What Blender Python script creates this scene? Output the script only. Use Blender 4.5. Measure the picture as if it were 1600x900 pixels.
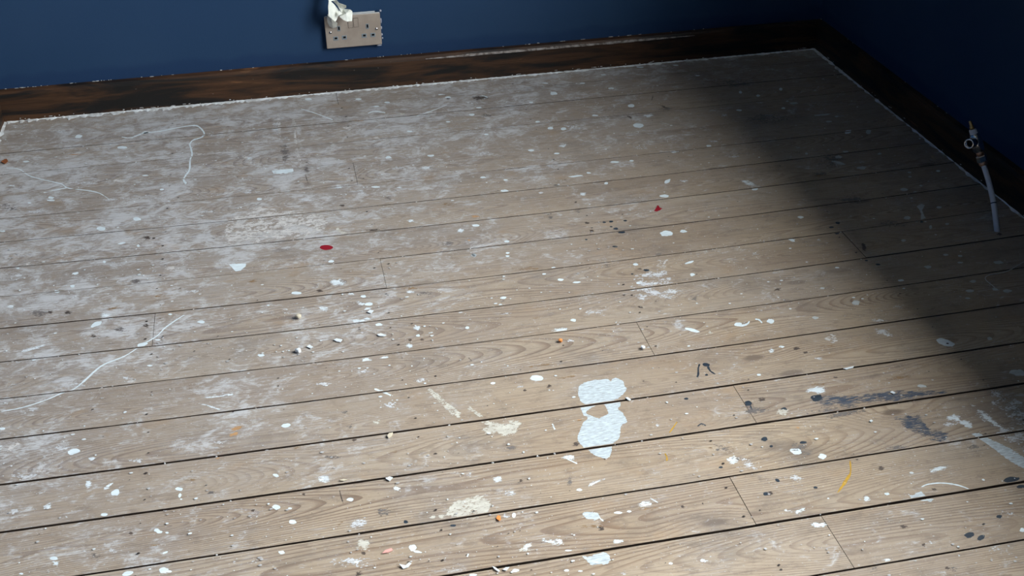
import bpy, bmesh, math, random
from mathutils import Vector, Matrix, noise as mnoise
random.seed(7)
scn = bpy.context.scene
col = scn.collection
for o in list(bpy.data.objects):
    bpy.data.objects.remove(o)

# ------------------------------------------------------------------ camera
CAM_H = 1.2
FPX = 1835.756                                   # focal length in pixels of the 1600 wide frame
RW = Matrix(((0.97863771, -0.20513172, -0.0137552),
             (0.11874818, 0.50936868, 0.85231591),
             (-0.16783056, -0.8357419, 0.52284642)))
cam = bpy.data.cameras.new('camera')
cam.sensor_width = 36.0
cam.lens = FPX / 1600 * 36
cam.clip_start = 0.02
camo = bpy.data.objects.new('camera', cam)
col.objects.link(camo)
camo.matrix_world = Matrix.Translation((0, 0, CAM_H)) @ RW.transposed().to_4x4()
scn.camera = camo

# ------------------------------------------------------------------ daylight and exposure
world = bpy.data.worlds.new('overcast_sky')
scn.world = world
world.use_nodes = True
bg = world.node_tree.nodes['Background']
bg.inputs[0].default_value = (0.90, 0.96, 1.0, 1)
bg.inputs[1].default_value = 6.0
scn.view_settings.view_transform = 'Standard'
scn.view_settings.look = 'None'
scn.view_settings.gamma = 1
scn.view_settings.use_curve_mapping = False
scn.view_settings.exposure = 2.06
scn.cycles.transparent_max_bounces = 32

# room dimensions (metres)
XL, XR = -0.738, 1.526            # left and right wall faces
YB, YF = 3.030, -0.80             # back and front wall faces
CEIL = 2.70
SK_T, SK_H = 0.018, 0.081         # skirting thickness and height
WALL_T = 0.24
WY0, WY1, WZ0, WZ1 = 0.00, 1.88, 0.58, 2.52     # window opening in the right wall
SHADE_BOARD_OUT = 0.26                   # unseen window board, made this deep to shade the floor by the wall

pl = bpy.data.lights.new('window_portal', 'AREA')
pl.shape = 'RECTANGLE'
pl.size, pl.size_y = WZ1 - WZ0, WY1 - WY0
pl.cycles.is_portal = True
plo = bpy.data.objects.new('window_portal', pl)
col.objects.link(plo)
plo.location = (XR + WALL_T - 0.05, (WY0 + WY1) / 2, (WZ0 + WZ1) / 2)
plo.rotation_euler = (0, math.pi / 2, 0)         # shines towards -X

# ------------------------------------------------------------------ helpers
def ray(px, py):
    return RW.transposed() @ Vector(((px - 800) / FPX, -(py - 450) / FPX, -1.0))

def at_z(px, py, z=0.0):
    d = ray(px, py)
    t = (z - CAM_H) / d.z
    return Vector((d.x * t, d.y * t, z))

def at_y(px, py, y):
    d = ray(px, py)
    t = y / d.y
    return Vector((d.x * t, y, CAM_H + d.z * t))

def obj(name, bm, mat, parent=None, loc=None, smooth=False):
    me = bpy.data.meshes.new(name)
    bm.to_mesh(me)
    bm.free()
    if smooth:
        for p in me.polygons:
            p.use_smooth = True
    o = bpy.data.objects.new(name, me)
    col.objects.link(o)
    if mat:
        me.materials.append(mat)
    if parent:
        o.parent = parent
    if loc is not None:
        o.location = loc
    return o

def empty(name, loc):
    o = bpy.data.objects.new(name, None)
    o.empty_display_size = 0.05
    col.objects.link(o)
    o.location = loc
    return o

def tag(o, label=None, cat=None, group=None, kind=None):
    if label: o['label'] = label
    if cat: o['category'] = cat
    if group: o['group'] = group
    if kind: o['kind'] = kind
    return o

def add_box(bm, x0, x1, y0, y1, z0, z1, bevel=0.0, seg=1):
    r = bmesh.ops.create_cube(bm, size=1.0)
    vs = r['verts']
    for v in vs:
        v.co = Vector((x0 + (v.co.x + .5) * (x1 - x0), y0 + (v.co.y + .5) * (y1 - y0), z0 + (v.co.z + .5) * (z1 - z0)))
    if bevel:
        es = list({e for v in vs for e in v.link_edges})
        bmesh.ops.bevel(bm, geom=es, offset=bevel, segments=seg, affect='EDGES', profile=0.5)

def box(name, x0, x1, y0, y1, z0, z1, mat, parent=None, bevel=0.0, seg=1):
    c = Vector(((x0 + x1) / 2, (y0 + y1) / 2, (z0 + z1) / 2))
    bm = bmesh.new()
    add_box(bm, x0 - c.x, x1 - c.x, y0 - c.y, y1 - c.y, z0 - c.z, z1 - c.z, bevel, seg)
    return obj(name, bm, mat, parent, c - (parent.location if parent else Vector()))

def tube(bm, pts, radii, n=14, cap=True):
    """a round tube along a list of points with a radius at each point"""
    pts = [Vector(p) for p in pts]
    rings = []
    prev = None
    for i, p in enumerate(pts):
        a = pts[max(i - 1, 0)]
        b = pts[min(i + 1, len(pts) - 1)]
        t = (b - a).normalized()
        if prev is None:
            u = t.orthogonal().normalized()
        else:
            u = (prev - t * prev.dot(t)).normalized()
        prev = u
        w = t.cross(u)
        rings.append([bm.verts.new(p + (u * math.cos(2 * math.pi * k / n) + w * math.sin(2 * math.pi * k / n)) * radii[i]) for k in range(n)])
    for r0, r1 in zip(rings, rings[1:]):
        for k in range(n):
            bm.faces.new((r0[k], r0[(k + 1) % n], r1[(k + 1) % n], r1[k]))
    if cap:
        bm.faces.new(list(reversed(rings[0])))
        bm.faces.new(rings[-1])

def axis_tube(bm, p0, p1, prof, n=16, cap=True):
    """lathe: prof is a list of (fraction along p0-p1, radius)"""
    p0, p1 = Vector(p0), Vector(p1)
    t = (p1 - p0).normalized()
    u = t.orthogonal().normalized()
    w = t.cross(u)
    rings = []
    for s, r in prof:
        c = p0.lerp(p1, s)
        rings.append([bm.verts.new(c + (u * math.cos(2 * math.pi * k / n) + w * math.sin(2 * math.pi * k / n)) * r) for k in range(n)])
    for r0, r1 in zip(rings, rings[1:]):
        for k in range(n):
            bm.faces.new((r0[k], r0[(k + 1) % n], r1[(k + 1) % n], r1[k]))
    if cap:
        bm.faces.new(list(reversed(rings[0])))
        bm.faces.new(rings[-1])

# ------------------------------------------------------------------ materials
class NT:
    """small helper for building node trees"""
    def __init__(self, name):
        self.m = bpy.data.materials.new(name)
        self.m.use_nodes = True
        self.t = self.m.node_tree
        self.bsdf = self.t.nodes['Principled BSDF']
        self.out = self.t.nodes['Material Output']
    def put(self, sock, v):
        if isinstance(v, (int, float)):
            sock.default_value = v
        elif isinstance(v, (tuple, list)):
            sock.default_value = tuple(v) + ((1,) if len(v) == 3 and sock.type == 'RGBA' else ())
        else:
            self.t.links.new(v, sock)
    def math(self, op, a, b=0.0, c=0.0, clamp=False):
        n = self.t.nodes.new('ShaderNodeMath')
        n.operation = op
        n.use_clamp = clamp
        for i, v in enumerate((a, b, c)):
            self.put(n.inputs[i], v)
        return n.outputs[0]
    def add(self, a, b): return self.math('ADD', a, b)
    def mul(self, a, b): return self.math('MULTIPLY', a, b)
    def sub(self, a, b): return self.math('SUBTRACT', a, b)
    def comb(self, x, y, z=0.0):
        n = self.t.nodes.new('ShaderNodeCombineXYZ')
        for i, v in enumerate((x, y, z)):
            self.put(n.inputs[i], v)
        return n.outputs[0]
    def sep(self, v):
        n = self.t.nodes.new('ShaderNodeSeparateXYZ')
        self.put(n.inputs[0], v)
        return n.outputs
    def pos(self):
        return self.t.nodes.new('ShaderNodeNewGeometry').outputs['Position']
    def objc(self):
        return self.t.nodes.new('ShaderNodeTexCoord').outputs['Object']
    def rnd(self):
        return self.t.nodes.new('ShaderNodeObjectInfo').outputs['Random']
    def attr(self, name):
        n = self.t.nodes.new('ShaderNodeAttribute')
        n.attribute_name = name
        return n.outputs['Fac']
    def noise(self, vec, scale=1.0, detail=2.0, rough=0.5, dist=0.0):
        n = self.t.nodes.new('ShaderNodeTexNoise')
        self.put(n.inputs['Vector'], vec)
        n.inputs['Scale'].default_value = scale
        n.inputs['Detail'].default_value = detail
        n.inputs['Roughness'].default_value = rough
        n.inputs['Distortion'].default_value = dist
        return n.outputs[0]
    def voro(self, vec, scale=1.0):
        n = self.t.nodes.new('ShaderNodeTexVoronoi')
        n.voronoi_dimensions = '2D'
        self.put(n.inputs['Vector'], vec)
        n.inputs['Scale'].default_value = scale
        return n.outputs['Distance'], n.outputs['Color']
    def smooth(self, v, lo, hi, a=0.0, b=1.0):
        n = self.t.nodes.new('ShaderNodeMapRange')
        n.interpolation_type = 'SMOOTHSTEP'
        for i, x in enumerate((v, lo, hi, a, b)):
            self.put(n.inputs[i], x)
        return n.outputs[0]
    def mix(self, f, a, b, mode='MIX'):
        n = self.t.nodes.new('ShaderNodeMix')
        n.data_type = 'RGBA'
        n.blend_type = mode
        self.put(n.inputs[0], f)
        self.put(n.inputs[6], a)
        self.put(n.inputs[7], b)
        return n.outputs[2]
    def bump(self, h, dist=0.001, strength=1.0):
        n = self.t.nodes.new('ShaderNodeBump')
        n.inputs['Strength'].default_value = strength
        n.inputs['Distance'].default_value = dist
        self.put(n.inputs['Height'], h)
        self.t.links.new(n.outputs[0], self.bsdf.inputs['Normal'])
    def set(self, **k):
        for a, v in k.items():
            self.put(self.bsdf.inputs[a.replace('_', ' ')], v)
        return self.m

def wood_floor():
    n = NT('worn_pine_board')
    x, y, z = n.sep(n.objc())
    px, py, pz = n.sep(n.pos())
    seed = n.mul(n.rnd(), 91.0)
    xs = n.add(x, seed)
    # growth rings around a slanting pith: cathedral figure where the pith depth drifts
    k1 = n.noise(n.comb(n.mul(xs, 0.9), seed, 0.0), 1.0, 1.0)
    k2 = n.noise(n.comb(n.mul(xs, 0.7), seed, 7.3), 1.0, 1.0)
    z0 = n.mul(n.sub(k1, 0.42), 0.36)
    y0 = n.mul(n.sub(k2, 0.5), 0.22)
    yy = n.sub(y, y0)
    r = n.math('SQRT', n.add(n.mul(yy, yy), n.mul(z0, z0)))
    wob = n.noise(n.comb(n.mul(xs, 5.0), n.mul(y, 22.0), seed), 1.0, 2.0)
    r = n.add(r, n.mul(n.sub(wob, 0.5), 0.005))
    # knots
    kd, kc = n.voro(n.comb(n.mul(xs, 2.2), n.add(n.mul(y, 5.5), n.mul(seed, 3.1))), 1.0)
    on = n.math('GREATER_THAN', n.sep(kc)[0], 0.62)
    near = n.mul(on, n.smooth(kd, 0.26, 0.0))
    r = n.add(r, n.mul(near, 0.016))
    ph = n.math('FRACT', n.mul(r, 250.0))
    late = n.mul(n.smooth(ph, 0.45, 0.90), n.smooth(ph, 1.0, 0.94))
    amp = n.smooth(n.noise(n.comb(n.mul(xs, 1.3), n.mul(y, 9.0), n.add(seed, 3.0)), 1.0, 2.0), 0.3, 0.65, 0.22, 0.9)
    late = n.mul(late, amp)
    fib = n.noise(n.comb(n.mul(xs, 9.0), n.mul(y, 420.0), seed), 1.0, 3.0, 0.6)
    tone = n.noise(n.comb(n.mul(xs, 2.0), n.mul(y, 7.0), n.add(seed, 11.0)), 1.0, 3.0)
    c = n.mix(n.smooth(tone, 0.3, 0.7), (0.430, 0.335, 0.232), (0.340, 0.250, 0.165))
    c = n.mix(late, c, (0.19, 0.115, 0.068))
    c = n.mix(n.smooth(fib, 0.45, 0.70, 0.0, 0.45), c, (0.22, 0.15, 0.10))
    knot = n.mul(on, n.smooth(n.add(kd, n.mul(n.sub(wob, 0.5), 0.03)), 0.060, 0.026))
    c = n.mix(n.mul(knot, 0.8), c, (0.105, 0.065, 0.042))
    # per board tone
    bt = n.noise(n.comb(seed, 2.0, 0.0), 3.0, 0.0)
    c = n.mix(n.smooth(bt, 0.3, 0.7, 0.0, 0.28), c, (0.33, 0.27, 0.215))
    # old dirt
    P = n.comb(px, py, 0.0)
    dirt = n.noise(n.comb(n.mul(px, 5.0), n.mul(py, 8.0), 4.0), 1.0, 7.0, 0.68)
    c = n.mix(n.smooth(dirt, 0.50, 0.74, 0.0, 0.62), c, (0.125, 0.103, 0.088))
    grime = n.noise(n.comb(n.mul(px, 26.0), n.mul(py, 44.0), 1.0), 1.0, 6.0, 0.72)
    c = n.mix(n.smooth(grime, 0.50, 0.68, 0.0, 0.52), c, (0.16, 0.122, 0.095))
    # greyed, dusty residue of old plaster and emulsion; its paleness at the back left also paints in missing light
    side = n.smooth(n.add(px, n.mul(n.sub(py, 1.7), -1.0)), 0.90, -1.0, 0.0, 1.0)
    big = n.noise(P, 4.2, 4.0, 0.6)
    mid = n.noise(n.comb(n.mul(px, 17.0), n.mul(py, 22.0), 0.0), 1.0, 8.0, 0.74, 0.6)
    fine = n.noise(n.comb(n.mul(px, 70.0), n.mul(py, 200.0), 0.0), 1.0, 5.0, 0.7)
    film = n.add(n.mul(side, 0.62), n.mul(n.smooth(big, 0.38, 0.66), 0.24))
    film = n.mul(film, n.smooth(grime, 0.62, 0.40, 0.55, 1.0))
    c = n.mix(film, c, (0.325, 0.298, 0.277))
    # the soft early wood lies lower: residue and dirt leave its lines showing
    c = n.mix(n.mul(late, n.mul(side, 0.40)), c, (0.17, 0.13, 0.11))
    cover = n.add(n.add(mid, n.mul(n.sub(fine, 0.5), 0.50)), n.add(n.mul(side, 0.17), n.mul(n.sub(big, 0.5), 0.42)))
    haze = n.smooth(cover, 0.60, 0.80, 0.0, 0.80)
    c = n.mix(haze, c, (0.57, 0.56, 0.555))
    fib2 = n.noise(n.comb(n.mul(xs, 7.0), n.mul(y, 330.0), n.add(seed, 5.0)), 1.0, 4.0, 0.65)
    c = n.mix(n.smooth(fib2, 0.50, 0.66, 0.0, 0.42), c, (0.17, 0.128, 0.10))
    scr = n.noise(n.comb(n.mul(px, 20.0), n.mul(py, 560.0), 2.0), 1.0, 4.0, 0.7)
    where = n.noise(n.comb(n.mul(px, 11.0), n.mul(py, 15.0), 6.0), 1.0, 5.0, 0.7)
    c = n.mix(n.mul(n.smooth(scr, 0.53, 0.70), n.smooth(n.add(where, n.mul(side, 0.10)), 0.42, 0.66, 0.0, 0.75)), c, (0.50, 0.50, 0.51))
    dots = n.noise(n.comb(n.mul(px, 230.0), n.mul(py, 230.0), 3.0), 1.0, 2.0, 0.6)
    c = n.mix(n.mul(n.smooth(dots, 0.64, 0.72), n.smooth(where, 0.40, 0.62, 0.15, 0.8)), c, (0.54, 0.55, 0.56))
    c = n.mix(n.smooth(dots, 0.34, 0.27, 0.0, 0.55), c, (0.15, 0.115, 0.09))
    # small warm spots where the film has come off
    bare = n.smooth(n.noise(n.comb(n.mul(px, 9.0), n.mul(py, 17.0), 9.0), 1.0, 5.0, 0.65), 0.57, 0.72, 0.0, 0.45)
    c = n.mix(bare, c, (0.34, 0.23, 0.14))
    h = n.add(n.mul(late, -0.6), n.add(n.mul(fib, -0.5), n.mul(haze, 0.5)))
    n.bump(h, 0.0007, 0.8)
    return n.set(Base_Color=c, Roughness=0.62, Specular_IOR_Level=0.28)

def mark_mat(name, c1, c2, A, thr, amp, big, sx, sy, rough=0.5, relief=0.0004, ridges=False):
    """paint or stain lying on the boards as a broken film: 'cov' runs from 0 at the rim to 1 inside and says how much of it is left"""
    n = NT(name)
    px, py, pz = n.sep(n.pos())
    v = n.noise(n.comb(n.mul(px, sx), n.mul(py, sy), 0.0), 1.0, 5.0, 0.68)
    w = n.noise(n.comb(n.mul(px, 38.0), n.mul(py, 58.0), 3.0), 1.0, 4.0, 0.65)
    k = n.add(n.mul(n.sub(v, 0.5), amp / 0.11), n.mul(n.sub(w, 0.5), big / 0.11))
    a = n.smooth(n.add(n.mul(n.attr('cov'), A), k), thr - 0.18, thr + 0.18)
    t = n.noise(n.comb(n.mul(px, 40.0), n.mul(py, 120.0), 0.0), 1.0, 3.0)
    n.bump(n.add(v, t), relief, 0.6)
    f = n.smooth(v, 0.60, 0.42) if ridges else n.smooth(t, 0.35, 0.65)
    return n.set(Base_Color=n.mix(f, c1, c2), Roughness=rough, Alpha=a, Specular_IOR_Level=0.3)

M = {}
M['board'] = wood_floor()
M['white'] = mark_mat('white_paint', (0.72, 0.78, 0.79), (0.62, 0.68, 0.69), 6.0, 1.0, 0.40, 0.20, 110, 260, 0.4)
M['scuff'] = mark_mat('worn_white_paint', (0.72, 0.76, 0.77), (0.60, 0.64, 0.65), 3.2, 2.0, 0.9, 0.5, 140, 480)
M['brush'] = mark_mat('brushed_white_paint', (0.58, 0.64, 0.66), (0.40, 0.43, 0.44), 4.0, 2.1, 0.95, 0.25, 70, 430, 0.45, 0.0012, True)
M['cream'] = mark_mat('crumbly_cream_filler', (0.58, 0.55, 0.47), (0.48, 0.44, 0.37), 3.0, 2.0, 0.9, 0.5, 170, 280, 0.6, 0.0005)
M['plaster'] = mark_mat('trodden_plaster_residue', (0.62, 0.585, 0.55), (0.50, 0.465, 0.43), 2.7, 2.3, 0.75, 0.9, 120, 210, 0.6, 0.0006)
M['haze'] = mark_mat('thin_white_residue', (0.60, 0.60, 0.60), (0.52, 0.515, 0.515), 2.4, 2.45, 0.7, 0.8, 200, 420, 0.6)
M['dull'] = mark_mat('dull_white_paint', (0.52, 0.54, 0.53), (0.44, 0.46, 0.45), 4.0, 1.3, 0.5, 0.3, 110, 280)
M['blue'] = mark_mat('dark_blue_paint', (0.022, 0.032, 0.045), (0.035, 0.048, 0.062), 5.0, 1.1, 0.40, 0.20, 120, 300, 0.45)
M['smear'] = mark_mat('rubbed_blue_smear', (0.050, 0.064, 0.090), (0.080, 0.092, 0.115), 2.8, 2.2, 0.95, 0.4, 60, 420, 0.6)
M['dark'] = mark_mat('dark_stain', (0.060, 0.045, 0.038), (0.095, 0.070, 0.056), 3.0, 2.0, 0.8, 0.3, 150, 420, 0.6)
M['soot'] = mark_mat('faint_grey_stain', (0.13, 0.113, 0.105), (0.17, 0.148, 0.135), 2.6, 2.35, 0.8, 0.7, 170, 430, 0.6)
M['brown'] = mark_mat('brown_stain', (0.22, 0.135, 0.070), (0.28, 0.175, 0.090), 2.4, 2.3, 0.8, 0.5, 90, 460, 0.6)
M['orange'] = mark_mat('orange_wood_graze', (0.50, 0.29, 0.135), (0.43, 0.235, 0.105), 3.0, 2.0, 0.95, 0.3, 70, 420, 0.6)
M['red'] = mark_mat('red_paint', (0.30, 0.012, 0.022), (0.25, 0.010, 0.018), 9.0, 0.7, 0.12, 0.08, 90, 240, 0.35)
M['yellow'] = mark_mat('mustard_paint', (0.52, 0.30, 0.035), (0.42, 0.24, 0.04), 4.0, 1.5, 0.5, 0.2, 90, 260, 0.4)

def plain(name, c, rough=0.5, metal=0.0, c2=None, scale=60.0, bump=0.0, spec=0.4):
    n = NT(name)
    v = n.noise(n.objc(), scale, 4.0, 0.6)
    k = n.mix(n.smooth(v, 0.35, 0.65), c, c2 if c2 else tuple(min(1, x * 0.86) for x in c))
    if bump:
        n.bump(v, bump, 0.6)
    return n.set(Base_Color=k, Roughness=rough, Metallic=metal, Specular_IOR_Level=spec)

def navy_wall():
    n = NT('navy_emulsion')
    p = n.pos()
    a = n.noise(p, 3.0, 3.0)
    b = n.noise(p, 260.0, 3.0, 0.6)
    x, y, z = n.sep(p)
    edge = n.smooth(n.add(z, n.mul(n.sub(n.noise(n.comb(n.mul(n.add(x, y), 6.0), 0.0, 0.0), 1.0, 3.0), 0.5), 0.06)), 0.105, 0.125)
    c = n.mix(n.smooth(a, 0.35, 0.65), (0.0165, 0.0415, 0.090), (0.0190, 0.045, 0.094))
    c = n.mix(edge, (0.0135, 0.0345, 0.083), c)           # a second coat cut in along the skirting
    n.bump(b, 0.0004, 0.5)
    return n.set(Base_Color=c, Roughness=0.8, Specular_IOR_Level=0.12)

def skirting_mat():
    n = NT('half_stripped_dark_stain')
    x, y, z = n.sep(n.pos())
    s = n.add(x, n.mul(y, 1.0))
    g = n.noise(n.comb(n.mul(s, 9.0), n.mul(z, 420.0), n.mul(x, 2.0)), 1.0, 5.0, 0.7)
    a = n.noise(n.comb(n.mul(s, 3.6), n.mul(z, 26.0), 2.0), 1.0, 5.0, 0.6, 0.8)
    wood = n.mix(n.smooth(g, 0.35, 0.7), (0.072, 0.034, 0.016), (0.026, 0.013, 0.007))
    strip = n.smooth(n.add(a, n.mul(n.sub(g, 0.5), 0.34)), 0.38, 0.58)
    c = n.mix(strip, (0.0105, 0.0092, 0.0082), wood)
    hot = n.smooth(n.add(a, n.mul(n.sub(g, 0.5), 0.5)), 0.64, 0.74)
    c = n.mix(n.mul(hot, 0.75), c, (0.20, 0.090, 0.038))
    fleck = n.smooth(n.noise(n.comb(n.mul(s, 120.0), n.mul(z, 160.0), 5.0), 1.0, 2.0), 0.74, 0.80)
    c = n.mix(n.mul(fleck, 0.5), c, (0.33, 0.29, 0.25))
    n.bump(n.add(g, a), 0.0008, 0.6)
    return n.set(Base_Color=c, Roughness=0.5, Specular_IOR_Level=0.25)

M['navy'] = navy_wall()
M['skirt'] = skirting_mat()
M['ceiling'] = plain('matt_white_ceiling', (0.50, 0.49, 0.46), 0.9)
M['void'] = plain('dark_underfloor', (0.012, 0.010, 0.009), 0.95, spec=0.1)
M['caulk'] = plain('dirty_white_sealant', (0.78, 0.80, 0.80), 0.6, 0, (0.50, 0.49, 0.47), 38.0, 0.001)
M['fleck'] = plain('chipped_white_paint', (0.55, 0.55, 0.54), 0.6, 0, (0.40, 0.39, 0.37), 200.0)
M['speck'] = plain('white_paint_specks', (0.72, 0.76, 0.77), 0.5, 0, (0.58, 0.60, 0.60), 30.0)
M['speck_dim'] = plain('grey_white_paint_specks', (0.46, 0.45, 0.44), 0.6, 0, (0.38, 0.36, 0.35), 30.0)
M['darkspeck'] = plain('dark_specks', (0.055, 0.045, 0.040), 0.6)
M['nail'] = plain('rusty_nail', (0.045, 0.034, 0.030), 0.6, 0.2)
M['edge'] = plain('aged_edge_with_gap_shade', (0.050, 0.034, 0.024), 0.8, 0, (0.030, 0.021, 0.016), 40.0, spec=0.15)  # board sides coloured dark so the gaps between them read as shaded
M['worn'] = plain('worn_edge_highlight', (0.34, 0.30, 0.27), 0.5, 0, (0.10, 0.075, 0.06), 90.0)  # wear and window highlight together in one pale colour
M['ground'] = plain('garden_ground', (0.10, 0.11, 0.08), 0.9, 0, (0.16, 0.15, 0.12), 0.5)
M['frame'] = plain('white_window_gloss', (0.75, 0.75, 0.73), 0.3)
M['plate'] = plain('tarnished_brushed_nickel', (0.46, 0.385, 0.32), 0.42, 0.55, (0.40, 0.33, 0.27), 25.0)
M['chrome'] = plain('bright_chrome', (0.72, 0.72, 0.72), 0.16, 1.0, (0.60, 0.60, 0.60), 60.0)
M['insert'] = plain('grey_plastic', (0.22, 0.25, 0.265), 0.45)
M['slot'] = plain('black_slot', (0.006, 0.006, 0.007), 0.8, spec=0.1)
M['tape'] = plain('masking_tape', (0.80, 0.80, 0.72), 0.7, 0, (0.72, 0.72, 0.63), 70.0, 0.0005)
M['lilac'] = plain('lilac_paint_drip', (0.36, 0.37, 0.43), 0.5)
M['pipe'] = plain('white_plastic_pipe', (0.62, 0.63, 0.66), 0.4, 0, (0.54, 0.55, 0.58), 30.0)
M['brass'] = plain('dull_brass', (0.50, 0.33, 0.14), 0.35, 0.9)
M['copper'] = plain('coppery_olive', (0.50, 0.30, 0.20), 0.35, 0.8)
M['chip_white'] = plain('white_paint_flake', (0.72, 0.75, 0.75), 0.55, bump=0.0003)
M['chip_beige'] = plain('beige_flake', (0.62, 0.54, 0.40), 0.6)
M['chip_pink'] = plain('pink_flake', (0.74, 0.38, 0.32), 0.55)
M['chip_orange'] = plain('orange_flake', (0.72, 0.27, 0.07), 0.55)
M['chip_rust'] = plain('rusty_orange_flake', (0.28, 0.09, 0.03), 0.6)
M['thread'] = plain('pale_thread', (0.62, 0.61, 0.58), 0.7)

def glass_mat():
    n = NT('window_glass')
    t = n.t.nodes.new('ShaderNodeBsdfTransparent')
    g = n.t.nodes.new('ShaderNodeBsdfGlossy')
    g.inputs['Roughness'].default_value = 0.02
    f = n.t.nodes.new('ShaderNodeFresnel')
    bf = n.t.nodes.new('ShaderNodeNewGeometry').outputs['Backfacing']
    n.put(f.inputs['IOR'], n.add(n.mul(bf, 1 / 1.45 - 1.45), 1.45))     # the pane is thin: no bending, the same reflection on both faces
    m = n.t.nodes.new('ShaderNodeMixShader')
    n.t.links.new(f.outputs[0], m.inputs[0])
    n.t.links.new(t.outputs[0], m.inputs[1])
    n.t.links.new(g.outputs[0], m.inputs[2])
    n.t.links.new(m.outputs[0], n.out.inputs[0])
    return n.m
M['glass'] = glass_mat()

# ------------------------------------------------------------------ room shell
def struct(o):
    o['kind'] = 'structure'
    return o

T = 0.12
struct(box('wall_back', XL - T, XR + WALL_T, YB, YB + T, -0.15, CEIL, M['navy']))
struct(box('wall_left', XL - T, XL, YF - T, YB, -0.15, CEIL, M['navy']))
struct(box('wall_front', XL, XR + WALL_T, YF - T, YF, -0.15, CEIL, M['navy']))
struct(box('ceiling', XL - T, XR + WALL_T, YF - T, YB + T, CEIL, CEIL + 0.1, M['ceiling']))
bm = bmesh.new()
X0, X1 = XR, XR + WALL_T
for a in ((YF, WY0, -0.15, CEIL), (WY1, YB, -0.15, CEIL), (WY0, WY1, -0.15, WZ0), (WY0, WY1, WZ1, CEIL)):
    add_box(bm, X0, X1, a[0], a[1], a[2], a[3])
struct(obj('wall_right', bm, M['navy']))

struct(box('ground_outside', XR + WALL_T + 0.02, 40, -30, 30, -3.2, -3.0, M['ground']))

# window: frame, mullion, panes and an unseen board lengthened for its shade
fx0, fx1 = XR + WALL_T - 0.10, XR + WALL_T - 0.04
bm = bmesh.new()
fw = 0.055
add_box(bm, fx0, fx1, WY0, WY1, WZ0, WZ0 + fw)
add_box(bm, fx0, fx1, WY0, WY1, WZ1 - fw, WZ1)
add_box(bm, fx0, fx1, WY0, WY0 + fw, WZ0 + fw, WZ1 - fw)
add_box(bm, fx0, fx1, WY1 - fw, WY1, WZ0 + fw, WZ1 - fw)
ym = (WY0 + WY1) / 2
add_box(bm, fx0, fx1, ym - fw / 2, ym + fw / 2, WZ0 + fw, WZ1 - fw)
win = struct(obj('window_1', bm, M['frame']))
for a, b in ((WY0 + fw, ym - fw / 2), (ym + fw / 2, WY1 - fw)):
    box('pane', fx0 + 0.028, fx0 + 0.032, a, b, WZ0 + fw, WZ1 - fw, M['glass'], win)
box('sill_shade_board', XR - SHADE_BOARD_OUT, fx0, WY0 - 0.06, WY1 + 0.52, WZ0 - 0.03, WZ0 + 0.002, M['frame'], win, 0.006, 2)  # added out of view, run past the window to darken the back corner

# skirting boards, swept from a profile with a rounded top
PROF = [(0, 0), (SK_T, 0), (SK_T, SK_H - 0.012), (SK_T - 0.0015, SK_H - 0.006), (SK_T - 0.005, SK_H - 0.0015), (SK_T - 0.010, SK_H), (0, SK_H + 0.001)]
def skirting(name, p0, p1, nrm):
    bm = bmesh.new()
    p0, p1, nrm = Vector(p0), Vector(p1), Vector(nrm)
    N = 60
    rows = []
    for i in range(N + 1):
        c = p0.lerp(p1, i / N)
        row = []
        for j, (t, h) in enumerate(PROF):
            w = 0.0012 * mnoise.noise(c * 3.0 + Vector((0, 0, h * 8))) if 0 < j < 6 else 0
            dz = 0.0012 * mnoise.noise(c * 9.0 + Vector((4, 0, 0))) if j > 1 else 0
            row.append(bm.verts.new(c + nrm * (t + w) + Vector((0, 0, h + dz))))
        rows.append(row)
    for a, b in zip(rows, rows[1:]):
        for j in range(len(PROF) - 1):
            bm.faces.new((a[j], a[j + 1], b[j + 1], b[j]))
    bm.faces.new(rows[0])
    bm.faces.new(list(reversed(rows[-1])))
    bmesh.ops.recalc_face_normals(bm, faces=bm.faces)
    o = obj(name, bm, M['skirt'])
    return struct(o)

sk_back = skirting('baseboard_back', (XL, YB, 0.001), (XR, YB, 0.001), (0, -1, 0))
sk_right = skirting('baseboard_right', (XR, YF, 0.001), (XR, YB - SK_T, 0.001), (-1, 0, 0))
sk_left = skirting('baseboard_left', (XL, YF, 0.001), (XL, YB - SK_T, 0.001), (1, 0, 0))

# ------------------------------------------------------------------ floorboards
BW = 0.11436                       # pitch of the boards
G0 = 0.896071 * CAM_H - 0.0012     # one measured gap; the others follow at the pitch
K0 = -17
ROWS = list(range(K0, 18))

def bow(x, y):
    """the boards are slightly bowed in plan"""
    a = 0.0085 * math.exp(-((y - 2.05) / 0.55) ** 2)
    return a * (-1.0 + 1.5 * ((x - 0.40) / 0.75) ** 2)

PITCH_Y = {0: 0.89607, 1: 0.98969, 2: 1.08272, 3: 1.17821, 4: 1.26998, 5: 1.36626, 6: 1.46122, 7: 1.55617, 8: 1.65058, 9: 1.74973,
           10: 1.8475, 11: 1.94417, 12: 2.0392, 13: 2.1385, 14: 2.23865, 15: 2.34274, 16: 2.4385}
def gap_y(k, x):
    y = PITCH_Y[k] * CAM_H if k in PITCH_Y else G0 + k * BW
    return y + bow(x, y)

gap_w = {k: random.uniform(0.0024, 0.0036) for k in range(K0, 20)}
gap_w.update({0: .0036, 1: .0042, 2: .0040, 3: .0042, 4: .0040, 5: .0036, 6: .0034, 7: .0028, 8: .0028, 9: .0030, 10: .0030, 11: .0028, 12: .0016, 13: .0018, 14: .0026, 15: .0026, 16: .0014})

def row_of(x, y):
    for k in ROWS:
        if gap_y(k, x) <= y < gap_y(k + 1, x):
            return k
    return None

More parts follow.
